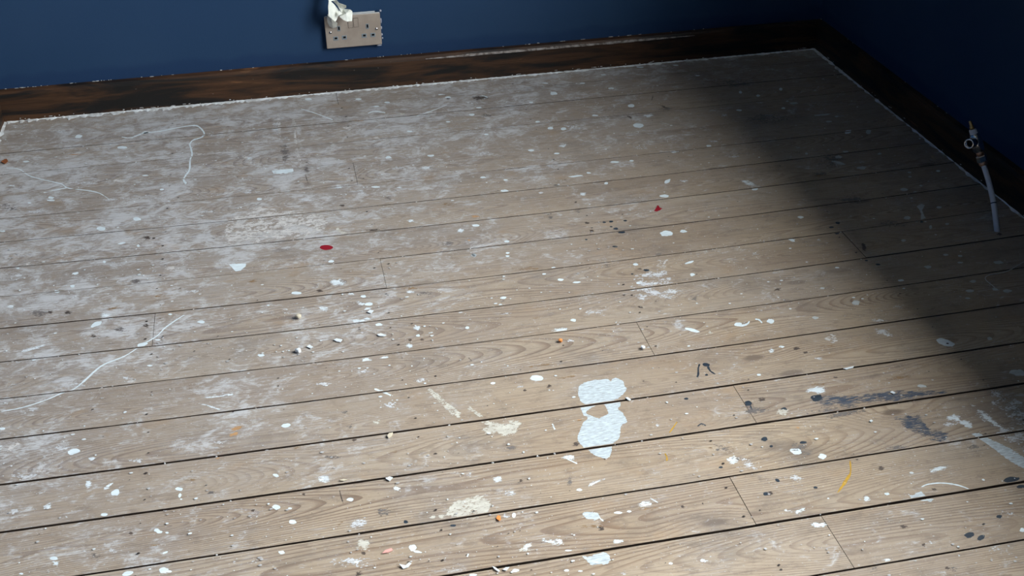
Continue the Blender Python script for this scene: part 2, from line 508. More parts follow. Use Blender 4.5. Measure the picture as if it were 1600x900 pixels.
JOINT_PX = [(527, 155), (555, 270), (599, 427), (240, 516), (1005, 523), (1161, 783), (1310, 848), (1337, 385), (1163, 630)]
joints = {}
for q in JOINT_PX:
    p = at_z(*q)
    joints.setdefault(row_of(p.x, p.y), []).append(p.x)
for k in ROWS:
    if k < -1 and k not in joints:
        joints[k] = [random.choice((-0.294, 0.138, 0.60, 1.11))]
    joints.setdefault(k, [])

floor = struct(box('floor', XL - 0.02, XR + 0.02, YF - 0.02, YB + 0.02, -0.08, -0.045, M['void']))
FL = floor.location
boards = {}
for k in ROWS:
    xs = [XL + 0.001] + sorted(joints[k]) + [XR - 0.001]
    for a, b in zip(xs, xs[1:]):
        xa, xb = a + (0.0004 if a != xs[0] else 0), b - (0.0004 if b != xs[-1] else 0)
        n = max(4, int((xb - xa) / 0.035))
        bm = bmesh.new()
        rows = []
        yc = (gap_y(k, (xa + xb) / 2) + gap_y(k + 1, (xa + xb) / 2)) / 2
        cx = (xa + xb) / 2
        ymax = YB - 0.002
        for i in range(n + 1):
            x = xa + (xb - xa) * i / n
            j0 = 0.0006 * mnoise.noise(Vector((x * 14, k * 3.7, 0))) + 0.0004 * mnoise.noise(Vector((x * 60, k * 3.7, 2)))
            j1 = 0.0006 * mnoise.noise(Vector((x * 14, k * 3.7 + 3.7, 9))) + 0.0004 * mnoise.noise(Vector((x * 60, k * 3.7, 5)))
            y0 = gap_y(k, x) + gap_w[k] / 2 + j0
            y1 = min(gap_y(k + 1, x) - gap_w[k + 1] / 2 - j1, ymax)
            bv = 0.0004
            pr = [(y0, -0.021), (y0, -bv), (y0 + bv, 0), (y1 - bv, 0), (y1, -bv), (y1, -0.021)]
            rows.append([bm.verts.new((x - cx, yv - yc, zv)) for yv, zv in pr])
        for r0, r1 in zip(rows, rows[1:]):
            for j in range(5):
                bm.faces.new((r0[j], r1[j], r1[j + 1], r0[j + 1]))
        bm.faces.new(rows[0])
        bm.faces.new(list(reversed(rows[-1])))
        bmesh.ops.recalc_face_normals(bm, faces=bm.faces)
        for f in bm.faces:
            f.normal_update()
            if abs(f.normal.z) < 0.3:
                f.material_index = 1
        dz = random.uniform(-0.0006, 0.0004)
        o = obj('floorboard', bm, M['board'], floor, Vector((cx, yc, dz)) - FL)
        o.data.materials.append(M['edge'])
        o['wc'] = (cx, yc, dz)
        boards.setdefault(k, []).append((xa, xb, o))

def board_at(k, x):
    for a, b, o in boards[k]:
        if a - 0.001 <= x <= b + 0.001:
            return o
    return boards[k][-1][2]

# ------------------------------------------------------------------ paint and stains on the boards
layer = [0]
def lay(bm, name, mat, label=None, zoff=None):
    """cut a flat mark at the gaps and hang each piece on the board that carries it"""
    layer[0] += 1
    z = 0.00006 + 0.000004 * (layer[0] % 25) if zoff is None else zoff
    xs = [v.co.x for v in bm.verts]
    ys = [v.co.y for v in bm.verts]
    xm = (min(xs) + max(xs)) / 2
    done = []
    for k in ROWS:
        if gap_y(k + 1, xm) < min(ys) - 0.012 or gap_y(k, xm) > max(ys) + 0.012:
            continue
        b = bm.copy()
        for kk, sg in ((k, -1), (k + 1, 1)):
            y = gap_y(kk, xm) - sg * (gap_w[kk] / 2 + 0.0012)
            sl = (gap_y(kk, xm + 0.05) - gap_y(kk, xm - 0.05)) / 0.1
            bmesh.ops.bisect_plane(b, geom=b.verts[:] + b.edges[:] + b.faces[:], plane_co=(xm, y, 0), plane_no=(-sl * sg, sg, 0), clear_outer=True)
        if len(b.faces) == 0:
            b.free()
            continue
        ar = sum(f.calc_area() for f in b.faces)
        if ar < 2e-6:
            b.free()
            continue
        c = Vector((sum(v.co.x for v in b.verts), sum(v.co.y for v in b.verts), 0)) / len(b.verts)
        bd = board_at(k, c.x)
        wc = bd['wc']
        for v in b.verts:
            v.co = v.co - c
        for f in b.faces:
            f.normal_update()
            if f.normal.z < 0:
                f.normal_flip()
        o = obj(name, b, mat, bd, Vector((c.x - wc[0], c.y - wc[1], z)))
        if label:
            o['label'] = label
        done.append(o)
    bm.free()
    return done

def ringed(pts, name, mat, label=None):
    """star-shaped outline in floor space, filled with rings so that cov fades from inside to rim"""
    bm = bmesh.new()
    lay_ = bm.verts.layers.float.new('cov')
    c = sum(pts, Vector()) / len(pts)
    rings = []
    for s, cv in ((1.0, 0.0), (0.82, 0.30), (0.60, 0.60), (0.3, 0.88)):
        r = []
        for p in pts:
            v = bm.verts.new(c + (p - c) * s)
            v[lay_] = cv
            r.append(v)
        rings.append(r)
    m = bm.verts.new(c)
    m[lay_] = 1.0
    n = len(pts)
    for a, b in zip(rings, rings[1:]):
        for i in range(n):
            bm.faces.new((a[i], a[(i + 1) % n], b[(i + 1) % n], b[i]))
    for i in range(n):
        bm.faces.new((rings[-1][i], rings[-1][(i + 1) % n], m))
    return lay(bm, name, mat, label)

def blob(px, py, rx, ry, mat, rot=0.0, name='paint_mark', rag=None, label=None):
    n = 12 if max(rx, ry) < 5 else (20 if max(rx, ry) < 12 else 34)
    if rag is None:
        rag = 0.28 if mat in ('white', 'blue', 'red', 'dull') else 0.4
    ph = random.uniform(0, 100)
    ca, sa = math.cos(math.radians(rot)), math.sin(math.radians(rot))
    pts = []
    for i in range(n):
        t = 2 * math.pi * i / n
        u, w = math.cos(t), math.sin(t)
        f = 1 + rag * (mnoise.noise(Vector((u * 1.1, w * 1.1, ph))) + 0.5 * mnoise.noise(Vector((u * 3, w * 3, ph))))
        a, b = rx * f * u, ry * f * w
        pts.append(at_z(px + a * ca - b * sa, py + a * sa + b * ca))
    return ringed(pts, name, M[mat], label)

def refine(poly, step=3.0, jit=0.6):
    out = []
    n = len(poly)
    for i in range(n):
        a, b = Vector(poly[i]).to_2d(), Vector(poly[(i + 1) % n]).to_2d()
        m = max(1, int((b - a).length / step))
        nn = Vector((-(b - a).y, (b - a).x)).normalized() if (b - a).length else Vector((0, 0))
        for j in range(m):
            p = a.lerp(b, j / m)
            out.append(p + nn * random.uniform(-jit, jit) * (0 if j == 0 else 1))
    return out

def patch(poly, mat, name='paint_patch', label=None, rim=0.9, jit=0.6):
    """any outline read off the photo, laid on the floor; cov grows from the rim inwards"""
    pts = refine([Vector((p[0], p[1])) for p in poly], 3.0, jit)
    n = len(pts)
    step = 1.2 if rim < 2.6 else 2.5
    if max(p.x for p in pts) - min(p.x for p in pts) < 20:
        step = 0.5
    x0, x1 = min(p.x for p in pts) - step, max(p.x for p in pts) + step
    y0, y1 = min(p.y for p in pts) - step, max(p.y for p in pts) + step
    nx, ny = int((x1 - x0) / step) + 2, int((y1 - y0) / step) + 2
    def sd(x, y):
        d, ins = 1e9, False
        for i in range(n):
            a, b = pts[i], pts[(i + 1) % n]
            ex, ey, wx, wy = b.x - a.x, b.y - a.y, x - a.x, y - a.y
            t = max(0.0, min(1.0, (wx * ex + wy * ey) / (ex * ex + ey * ey + 1e-9)))
            d = min(d, (wx - ex * t) ** 2 + (wy - ey * t) ** 2)
            if (a.y > y) != (b.y > y) and x < ex * (y - a.y) / (b.y - a.y) + a.x:
                ins = not ins
        return math.sqrt(d) if ins else -math.sqrt(d)
    D = [[sd(x0 + i * step, y0 + j * step) for i in range(nx)] for j in range(ny)]
    bm = bmesh.new()
    lay_ = bm.verts.layers.float.new('cov')
    V = {}
    def vert(i, j):
        if (i, j) not in V:
            V[i, j] = bm.verts.new(at_z(x0 + i * step, y0 + j * step))
            V[i, j][lay_] = max(-0.5, min(0.9, D[j][i] / rim * 0.9))
        return V[i, j]
    for j in range(ny - 1):
        for i in range(nx - 1):
            if max(D[j][i], D[j][i + 1], D[j + 1][i], D[j + 1][i + 1]) > 0:
                bm.faces.new((vert(i, j), vert(i + 1, j), vert(i + 1, j + 1), vert(i, j + 1)))
    return lay(bm, name, M[mat], label)

def spline(pts, per=5):
    P = [Vector(p) for p in pts]
    P = [P[0] * 2 - P[1]] + P + [P[-1] * 2 - P[-2]]
    out = []
    for i in range(1, len(P) - 2):
        for j in range(per):
            t = j / per
            a, b, c, d = P[i - 1], P[i], P[i + 1], P[i + 2]
            out.append(0.5 * ((2 * b) + (c - a) * t + (2 * a - 5 * b + 4 * c - d) * t * t + (3 * b - a - 3 * c + d) * t ** 3))
    out.append(P[-2])
    return out

def ribbon(pts, w, mat, name='paint_streak', label=None):
    """a run of paint along a line; w is the width in pixels, or one width for each point"""
    ws = w if isinstance(w, (list, tuple)) else [w] * len(pts)
    Q = spline([Vector((p[0], p[1], v)) for p, v in zip(pts, ws)])
    bm = bmesh.new()
    lay_ = bm.verts.layers.float.new('cov')
    rows = []
    for i, q in enumerate(Q):
        d = (Q[min(i + 1, len(Q) - 1)] - Q[max(i - 1, 0)]).to_2d().normalized()
        nn = Vector((-d.y, d.x))
        ww = max(0.3, q.z) * random.uniform(0.75, 1.2) / 2
        end = min(1.0, min(i, len(Q) - 1 - i) / 2.0 + 0.3)
        row = []
        for s, cv in ((-1, 0.0), (-0.6, 0.8), (0.6, 0.8), (1, 0.0)):
            v = bm.verts.new(at_z(q.x + nn.x * ww * s, q.y + nn.y * ww * s))
            v[lay_] = cv * end
            row.append(v)
        rows.append(row)
    for a, b in zip(rows, rows[1:]):
        for j in range(3):
            bm.faces.new((a[j], a[j + 1], b[j + 1], b[j]))
    return lay(bm, name, M[mat], label)

# pools and stains that were trodden thin (x, y, half width, half height, tilt), read off the photograph and laid on the floor
def many(mat, rows, name='paint_mark'):
    for r in rows.strip().split(';'):
        v = [float(a) for a in r.split()]
        if len(v) >= 4:
            blob(v[0], v[1], v[2], v[3], mat, v[4] if len(v) > 4 else 0.0, name)

many('soot', """212 438 17 9;12 325 22 8;1030 398 10 6;948 415 11 6;860 338 8 9;870 290 9 4;560 514 8 6;540 645 8 7;546 668 9 7;1315 643 70 15 -8;
1280 272 22 6;1230 470 14 5;1365 890 12 9;1300 250 40 14;1200 185 60 12;1150 130 40 9;660 458 22 7 10;786 470 9 9;1180 640 40 10;1250 700 30 14;
445 240 12 30;480 262 8 20;1085 465 12 6;905 330 8 6;1040 170 18 6;760 180 14 4;190 515 20 6;60 490 30 8;520 715 30 6;600 800 24 10;930 810 22 8 10;890 750 6 18;
810 755 9 6;800 700 14 4;1130 700 20 10;1520 700 20 6;330 770 10 4;150 870 18 8;1490 890 14 8;1400 700 30 8;700 380 14 6;610 310 14 6;1330 310 30 12;1395 350 30 10""", 'stain')
many('dark', """230 371 9 4;106 489 9 4;79 488 6 3;146 525 6 3.5;228 509 8 5;553 687 6 4;1190 624 10 5;939 826 9 5;1068 792 6 3.5;814 751 6 4;1377 732 7 5;1204 771 6 4.5;
1460 765 7 4;1412 823 9 5;1443 851 6 5;900 694 10 6;560 896 9 7;568 864 6 4;585 360 16 3.5;750 153 18 5;1038 167 9 2.5 22;984 183 7 2 25;1350 386 5 9 -15;
535 321 6 3;1000 480 8 2.5 10;975 461 5 2;880 540 3 2;660 531 5 3;641 531 5 3;1480 888 6 4;1220 890 5 2.5;1305 590 5 2;240 372 4 2;700 154 5 2;440 700 6 2;
820 610 5 3;858 604 6 4 -30;1000 420 5 2;925 360 6 3;917 348 7 2.5;475 772 4 3;395 797 4 4;205 832 6 4;500 455 8 3;1258 551 6 3;1244 545 8 3;730 868 4 2.5;680 709 5 2;830 890 3 2;1215 452 8 3 -15""", 'knot')
many('brown', """1280 274 16 3.5;250 463 26 4 -8;180 482 22 4 -10;1300 540 30 4 -5;1445 570 16 5;1040 565 22 3 -8;885 590 22 3 -8;1400 590 40 5 -6;1280 600 30 4 -8;930 822 40 6 -3;1010 795 40 6 -6;
640 450 22 6;1110 700 8 3;1080 660 6 3;615 706 12 4 -8;460 700 18 4 -12;1370 880 10 6;1310 860 12 6;300 750 20 3 -8;240 852 22 3 -10;840 496 14 3 -8;840 572 40 4 -12;390 440 14 5;700 320 22 6;830 420 40 6;905 657 12 3""", 'stain')
many('orange', """370 670 16 4.5 -15;365 679 12 4 -15;340 716 6 2;117 241 18 1.5 -3;743 338 9 2.5;732 375 4 1.5;963 389 4 1.5;905 656 5 1.5;1247 668 4 2;560 188 14 1.5;862 665 4 1.5""", 'wood_graze')

many('haze', """130 285 42 8;60 330 30 6;170 312 30 6;30 195 22 8 -10;90 205 30 6;330 210 22 6;340 165 24 4;260 290 30 5;330 330 36 7;390 300 24 6;110 270 26 5;280 350 26 5;
430 200 14 20;445 215 12 8;560 300 24 6;480 240 16 5;620 262 18 5;664 263 15 5;530 293 15 4;540 272 13 3;624 293 9 3;699 245 7 2;540 338 20 5;480 312 30 6;
624 409 6 3;642 345 9 4;719 360 8 5;738 397 8 6;679 421 8 2.5;789 423 5 2.5;870 145 10 3;890 198 32 11;880 226 15 5;1010 180 15 5;960 165 8 4;1055 237 10 3;910 304 10 4.5;
845 301 6 2.5;1070 283 15 4;1180 395 14 8;1180 435 15 6;1150 245 16 4;1120 220 20 5;1280 375 8 5;240 420 14 7;130 447 5 2.5;30 430 22 6;18 450 14 5;300 455 30 5;
17 480 14 5;89 475 5 7;45 545 36 5 -10;130 545 14 6;270 498 9 4;30 565 24 5;120 600 24 6;200 590 16 6;340 618 28 4 -6;335 636 14 4 25;50 640 40 5 -8;20 600 18 5;
447 483 8 4;466 502 18 7;645 456 12 5;720 488 8 3;565 520 5 3;455 585 7 3;478 648 6 3.5;660 594 24 6;610 632 26 12;570 580 20 8;500 600 24 6;790 490 14 4;
812 605 9 6;864 666 5 7;1027 662 5 7;930 490 28 12;1055 506 12 4;892 533 9 5;1281 560 12 5;1274 497 6 3;1205 546 8 6;1441 602 8 3.5;1380 520 30 8 10;1400 480 24 6;
1170 725 36 18;1241 748 22 12;1430 707 9 5;1455 847 8 7;1385 878 12 6;1498 868 4 3;1100 877 12 6;975 894 7 5;1560 860 30 10;1580 800 16 8;
144 717 7 4;40 745 40 9;100 700 20 7;60 770 22 6;85 880 10 6;133 862 6 4;20 800 24 8;180 860 20 7;130 830 8 3;215 720 20 7;340 690 24 7;380 880 30 8;
505 748 18 9 -15;560 815 24 20;555 880 55 20;450 720 18 6;717 725 6 5;735 740 9 9 30;776 748 11 10;780 762 9 6;792 770 11 11;792 805 9 9;801 772 7 16;715 890 6 3;888 715 16 7;
1130 180 14 4;1110 125 22 5;1190 160 14 4;1370 500 22 5;1250 230 14 4;1000 230 20 5;930 240 14 4;820 265 20 5;760 240 20 5;700 290 18 5;780 320 16 4;860 260 16 4""", 'paint_haze')
many('plaster', """190 285 24 8;45 412 16 5;383 246 13 4.5;400 345 30 10;20 700 24 7 -20;207 595 10 3.5;590 215 14 5;663 230 14 5;540 200 20 4;310 240 14 4;270 420 20 6;1035 410 18 9;1300 530 16 8;1200 180 12 4""", 'plaster_residue')
many('cream', """490 338 11 3;627 178 9 2.5;590 660 9 4.5;1109 520 7 4;1222 645 14 7;565 850 15 11;822 855 15 8 -30;690 806 10 4;676 807 7 4;800 660 10 6;768 672 16 9;383 247 8 3""", 'filler_mark')
patch([(350, 340), (400, 318), (450, 322), (505, 330), (518, 345), (512, 362), (490, 372), (440, 377), (380, 385), (352, 388), (346, 362)], 'plaster', 'plaster_residue', rim=7)
patch([(985, 425), (1040, 408), (1055, 440), (1082, 455), (1060, 470), (1000, 476), (978, 452)], 'haze', 'paint_haze', rim=7)
patch([(695, 796), (705, 783), (720, 776), (745, 770), (760, 774), (771, 788), (766, 803), (748, 812), (732, 815), (712, 810), (697, 808), (688, 802)], 'cream', 'filler_mark', rim=6)
patch([(742, 657), (762, 655), (790, 660), (812, 652), (819, 662), (806, 680), (786, 686), (768, 672)], 'cream', 'filler_mark', rim=5)
ribbon([(664, 604), (685, 622), (700, 636), (722, 652)], [7, 12, 15, 12], 'cream', 'filler_streak')
ribbon([(730, 636), (742, 644), (756, 654)], 7, 'cream', 'filler_streak')
ribbon([(525, 354), (531, 361), (544, 366)], 6, 'cream', 'filler_streak')
ribbon([(433, 172), (436, 190), (438, 222)], 6, 'plaster', 'plaster_residue')
ribbon([(455, 178), (460, 195), (462, 222), (466, 245), (474, 264)], 6, 'plaster', 'plaster_residue')
ribbon([(460, 186), (463, 206), (464, 222)], 2, 'brown', 'stain')
ribbon([(476, 270), (482, 288)], 2.5, 'dark', 'stain')
ribbon([(1021, 146), (1018, 158)], 2, 'dark', 'stain')
ribbon([(530, 764), (533, 776), (537, 788)], 2.5, 'dark', 'stain')
ribbon([(1097, 783), (1099, 790)], 3, 'dark', 'stain')
ribbon([(522, 826), (535, 815), (548, 803)], 4, 'brown', 'stain')
ribbon([(665, 577), (670, 583)], 2, 'dark', 'stain')
ribbon([(730, 557), (738, 565)], 2, 'dark', 'stain')

# white splashes
many('white', """227 207 5 2;123 213 6 3;191 230 9 2.5;41 252 6 1.3;80 309 5 2.2;80 313 7 1.5;46 317 3.5 1.3;227 274 5 1.3;253 296 3.5 1.7;214 342 7 3.2;158 357 8 3.6;190 380 7 1.6 -10;216 384 2.6 2.4;
163 409 3 2.2;118 427 5.5 2.2 -10;113 447 4.5 2.6;4 361 5 1.6;28 419 3 1.3;607 246 5 2.7;405 311 5 2;673 243 6 2;587 292 7 1.6;755 277 5 1.6;788 298 7 2;790 281 4 1.4;517 408 5.5 2.3;
743 352 7 2.2;792 377 4.5 2;793 395 3.5 1.6;793 400 3.5 1.6;755 152 8 3.2;737 179 5 2;865 146 6 2.8;852 130 5 1.2;860 200 5 2.6;880 201 5 2.6;986 165 6 2.6;998 196 10 3.6;955 138 5 1.6;943 117 5 1.2;1056 102 5 1.2;
1108 228 4.5 2;960 253 8 1.5;987 251 3.5 1.3;900 275 12 1.4 -6;947 286 3.5 2;1043 283 6 2.8 -30;1038 306 8 2.6;1179 295 5.5 2.6;1040 365 11 5;1068 361 6 2.6;993 413 4.5 2.2;1077 410 8 1.8 -15;1082 429 4.5 2.6;999 442 6 2.3;
876 437 5 2.1;901 441 7 1.6;865 418 3.5 1.3;850 428 3.5 1.2;1466 267 3.5 1.6;1251 339 5 2.2;1237 375 6 2.4 20;1308 418 4 1.3;1408 438 5 1.8;89 455.5 5.5 2.6;172 497 3.5 1.3;151 506 9.5 4.4 -25;266 491 3.5 1.6;
314 503 6.5 2.5;223 538 9.5 3.4 -15;247 531 5 1.2;234 571 4.5 1.4;3 670 6 2.2;419 477 2.5 1.2;463 458 9 2.6;568 463 5 2.2;576 475 7 3;592 507 6 2.2;730 512 4 2.2;786 465 5.5 2.2;782 476 3 1.6;653 524 3.5 2;
408 555 6 2.3;447 665 8.5 3.4 -8;770 599 4 2;839 591 11 4.6;896 500 5 2.4;1082 516 12 3 15;1153 507 7.5 3;1186 586 4 2;1204 502 6.5 4.4;1221 542 5 1.8;115 706 11 5 -15;180 770 7.5 5.6 -20;280 764 6.5 3.1;281 774 2.6 4 20;
283 780 2.2 1.2;163 804 6 2.6;245 828 5 3;249 831 5.5 2.6;261 832 3 1.6;84 872 6.5 3.2;33 896 3.5 1.6;200 896 9 3.6 -15;256 891 8.5 5.2;264 893 5 2;258 863 5 1.5 -20;432 792 6.5 4.2;453 794 3.5 1.8;457 815 6.5 3.6;430 742 4.5 2;
547 780 5.5 3.2;440 863 5.5 3;557 878 4.5 2.2;645 856 7 5.5;652 862 7 2 10;905 765 5 2.4;966 801 7 2.2;983 799 4 1.8;806 891 6 3;885 891 4.5 2;907 892 4 1.3;1048 880 3.5 2;803 805 3.5 4.4;888 860 6 1.3;1244 705 10 5 10;1386 772 4.5 2.2;1598 828 5 3.5;
740 898 7 2;1285 713 7 4.6 15;1325 206 6 3 -20;1220 139 3 2.6;1157 144 3 2.2;1185 149 3.5 2;1224 169 3.5 1.6;482 155 6 2;588 166 5 1.2;700 152 5 1.6;748 168 5 1.2;605 160 5 1.4;700 190 4 1.2;830 160 4 1.4;910 130 5 1.2;760 210 4 1.2;640 205 5 1.3;
560 155 6 1.4;690 148 6 1.2;1000 105 6 1.3;1090 118 4 1.2;1155 172 5 1.6;930 180 5 1.5;840 190 4 1.6;830 235 5 1.6;870 240 5 1.4;920 270 4 1.4""")
many('scuff', """530 442 20 8 5;17 480 9 4;165 493 11 4;548 459 10 2.5;505 482 13 5;565 475 12 4.5 20;573 482 8 3;560 502 15 4;574 498 8 2.6;652 512 8 7;640 540 9 5;572 562 11 4;600 559 10 2.6;598 612 11 4 15;876 516 18 5;
1170 286 18 5 15;139 757 9 9 -45;169 759 11 4.5 -35;74 791 11 6.5 -20;620 763 9 4.6;924 806 17 8;1007 788 16 6;966 846 12 4.5;1145 720 12 9;1354 779 9 6 30;1280 820 18 5;1467 733 19 5 -10;1278 609 20 8;87 880 9 5.5;
888 714 12 6;822 855 11 6 -30;144 717 7 3.5;1205 548 6 5;719 360 8 5;642 345 8 3;624 293 7 2.6;1052 237 8 3;910 303 8 3.5;878 228 8 3;664 262 10 4;1013 181 10 4;360 617 10 2 -8;780 748 7 6;432 744 6 3;505 748 14 7 -15;
1386 875 8 4;1100 876 9 4;740 398 6 5;530 292 10 3;640 456 7 3;18 290 9 1.6;390 247 9 3""", 'worn_paint')
many('dull', """1338 473 7.5 4.2;1274 497 5.5 3;1590 582 15 6 5;1321 237 5.5 2.2;1310 245 7.5 3;1310 254 13 2.6 15;1346 262 9 3;1421 269 4 1.8;1422 276 3.5 1.3;1412 296 7 3;1439 290 3.5 1.6;1467 324 5.5 2.2;1417 340 7 3;1450 417 7 3;
1412 376 5 2.4;1454 355 3 4;1285 179 17 2.2 -4;1240 161 8 1.8;1307 182 4 1.6;1357 206 5 4;1295 190 6 2;1441 603 8 3;1546 529 5 3.4;1575 455 9 3;1555 452 5 3;1520 440 6 2.6;1500 400 5 2;1478 398 5 2;1230 158 3 1.4;1260 240 3 2;1374 240 4 2;1430 300 4 1.4;
1500 410 6 1.6;1400 180 8 1.2 -10;1480 350 4 2;1560 410 9 3;1515 455 8 3;1512 466 5 2;1285 450 5 2""", 'paint_mark')
patch([(1432, 322), (1440, 318), (1446, 320), (1441, 328), (1444, 336), (1448, 341), (1438, 343), (1439, 334), (1436, 327)], 'dull')
patch([(424, 266), (428, 264), (445, 263), (458, 263), (459, 268), (448, 271), (427, 271.5)], 'white')
patch([(357, 412), (385, 411), (384, 416), (376, 423), (368, 424)], 'white')
patch([(1462, 531), (1470, 528), (1481, 531), (1493, 538), (1488, 542), (1476, 541), (1467, 537)], 'white', jit=0.3)
ribbon([(190, 214), (205, 215), (225, 208), (250, 205), (280, 199), (303, 196), (312, 199), (319, 208), (315, 214), (301, 219), (296, 226)], [1, 1.6, 1.6, 1.8, 1.6, 2, 2.2, 2.6, 2.4, 2, 2], 'white')
ribbon([(296, 224), (300, 240), (297, 250), (296, 265), (290, 274), (287, 281), (291, 287)], [2, 3, 2.4, 3, 2.6, 3, 4.5], 'white')
ribbon([(10, 262), (30, 264), (45, 274), (65, 280), (95, 287), (108, 294), (150, 300), (172, 312)], [1, 1.4, 1.6, 1.4, 1.6, 1.6, 1.4, 1], 'white')
ribbon([(68, 301), (85, 297), (105, 293)], 1.6, 'white')
ribbon([(288, 492), (275, 500), (258, 512), (245, 525), (225, 537), (195, 556), (165, 568), (150, 578), (135, 592), (115, 608), (95, 615), (75, 624), (35, 637), (2, 643)], [1.2, 1.8, 2, 1.6, 1.8, 1.6, 2.4, 2.6, 3, 1.8, 2, 1.4, 1.6, 1.2], 'white')
ribbon([(470, 170), (490, 176), (520, 187)], 1.3, 'white')
ribbon([(575, 177), (585, 174), (602, 176)], 1.8, 'white')
ribbon([(651, 181), (675, 173), (698, 164)], 1, 'white')
ribbon([(1150, 508), (1160, 509), (1168, 506), (1171, 502)], [3, 4, 3, 2], 'white')
ribbon([(1180, 499), (1186, 500), (1191, 505)], 2.4, 'white')
ribbon([(585, 608), (597, 612), (611, 618)], 3, 'white')
ribbon([(918, 760), (930, 753), (951, 746)], [8, 6, 3], 'haze')
ribbon([(917, 761), (926, 756), (936, 751)], [5, 4, 2], 'scuff')
ribbon([(1015, 778), (1021, 781), (1029, 786)], 2.6, 'scuff')
ribbon([(1440, 761), (1450, 757), (1470, 755), (1490, 757), (1505, 761), (1520, 767)], [2, 2.2, 1.8, 2.4, 2, 1], 'white')
ribbon([(732, 865), (730, 870)], 2.5, 'white')
ribbon([(88, 797), (98, 803), (108, 811)], 3, 'haze')
ribbon([(75, 345), (100, 342), (130, 338)], 2, 'haze')
ribbon([(318, 622), (345, 619), (365, 615)], 2.6, 'scuff')
ribbon([(310, 630), (328, 635), (346, 641)], 3.2, 'scuff')
ribbon([(30, 550), (50, 545), (72, 538)], 5, 'scuff')
ribbon([(934, 804), (938, 810), (943, 814)], 2, 'white')
ribbon([(885, 716), (893, 720), (902, 724)], 2, 'white')
ribbon([(863, 662), (865, 667), (867, 671)], 2.6, 'white')
# the big brushed patch, in three runs over three boards
BL = 'large white brushed paint patch'
patch([(903, 608), (905, 602), (912, 597), (925, 594), (940, 592.5), (950, 591.5), (954, 595), (957, 591), (962, 589.5), (968, 592), (974, 595), (977, 604), (981, 607), (978, 612), (972, 619), (966, 624), (958, 627), (945, 629), (935, 631), (925, 634), (912, 632), (906, 627), (903, 618)], 'brush', label=BL, rim=1.2)
patch([(918, 653), (912, 650), (907, 640), (906, 635), (934, 630), (933, 633), (924, 638), (916, 643.5), (918, 647), (925, 649), (936, 653), (944, 649), (950, 645.5), (948, 640), (943, 632), (944, 629), (970, 625), (970, 635), (966, 638.5), (974, 645), (979, 654), (981, 660), (973, 664), (970, 670), (970, 677), (968, 685), (962, 691), (955, 696), (935, 700), (915, 703), (907, 695), (902, 688), (902, 680), (907, 668), (912, 658)], 'brush', label=BL, rim=1.2)
patch([(916, 701), (938, 697), (957, 693), (957, 704), (953, 714), (947, 717), (935, 714), (925, 709)], 'brush', label=BL, rim=1.2)
patch([(841, 845), (850, 838), (856, 842), (864, 841), (875, 836), (882, 845), (880, 853), (868, 855), (855, 850)], 'scuff', rim=4)
patch([(907, 867), (918, 869), (930, 864), (945, 861), (953, 866), (956, 875), (950, 882), (925, 885), (917, 878)], 'brush', rim=2.5)
patch([(907, 802), (915, 798), (928, 799), (938, 803), (939, 809), (930, 815), (915, 812)], 'brush', rim=3)
patch([(1417, 770), (1425, 774), (1432, 769), (1440, 767), (1446, 774), (1461, 780), (1456, 784), (1440, 783), (1424, 781)], 'brush', rim=1.5)
patch([(1208, 790), (1225, 795), (1240, 797), (1262, 790), (1260, 799), (1247, 805), (1228, 801)], 'scuff', 'worn_paint', rim=3)
patch([(1470, 665), (1478, 648), (1490, 643), (1515, 655), (1530, 672), (1520, 677), (1500, 665), (1485, 669)], 'haze', 'paint_haze', rim=3)
patch([(1474, 660), (1480, 648), (1492, 645), (1514, 657), (1526, 672), (1512, 672), (1495, 660)], 'scuff', 'worn_paint', rim=5)
patch([(1508, 640), (1515, 626), (1540, 640), (1566, 660), (1592, 676), (1570, 680), (1545, 668), (1522, 652)], 'haze', 'paint_haze', rim=4)
patch([(1516, 632), (1540, 643), (1566, 663), (1590, 677), (1568, 676), (1540, 660)], 'scuff', 'worn_paint', rim=5)
patch([(1535, 598), (1570, 606), (1625, 640), (1625, 690), (1585, 668), (1545, 632)], 'haze', 'paint_haze', rim=6)
patch([(1515, 677), (1530, 675), (1540, 682), (1555, 689), (1578, 699), (1602, 715), (1625, 728), (1625, 748), (1600, 734), (1580, 723), (1560, 709), (1545, 697), (1528, 686)], 'brush', rim=2)
patch([(1575, 655), (1625, 672), (1625, 735), (1600, 712), (1565, 690), (1548, 680)], 'haze', 'paint_haze', rim=5)

# coloured drops
blob(510, 386.5, 10.8, 4.2, 'red', 0, 'red_drop', 0.08, 'oval drop of red paint')
patch([(1021.5, 329.5), (1025, 325), (1027, 320.5), (1029, 320.5), (1031, 324.5), (1036, 325), (1031, 328.5), (1026, 330.5)], 'red', 'red_drop', 'small star-shaped splash of red paint', jit=0.3)
many('blue', """944 347 3 1.4;955 346 3.8 1.6;977 344.5 3.4 1.5;955 354 2.6 1.2;962 357 4 2;971 362.5 6.5 2.6;961 385 5 1.2;916 374 2.4 1.3;1010 422 5.5 2;988 428 2.4 1;1103 570 6.5 3.2 10;1104 586 2.8 1.7;1169 630 6.5 4.4 15;1072 623 4 2;
1194 686 6 4;1126 730 3.6 1.8;1197 772 5 3;1215 751 5 2.4 20;1274 762 4.5 2;1255 691 6 2.6;1515 836 9 5 -10;1533 840 7 4 -20;1561 807 5 3;1580 750 14 4.6 -6;1596 760 8 3;1205 697 3 2;1440 347 3 1.4;1225 639 5 3;634 815 4 3;708 821 5.5 2;1309 348 4 2;1299 355 4 1.6;1308 364.5 4 1.6;1354 407 3 1.5;1372 413 4 1.6""", 'dark_drop')
ribbon([(1106, 573), (1110, 580), (1118, 585)], [4, 3, 1.6], 'blue', 'dark_streak')
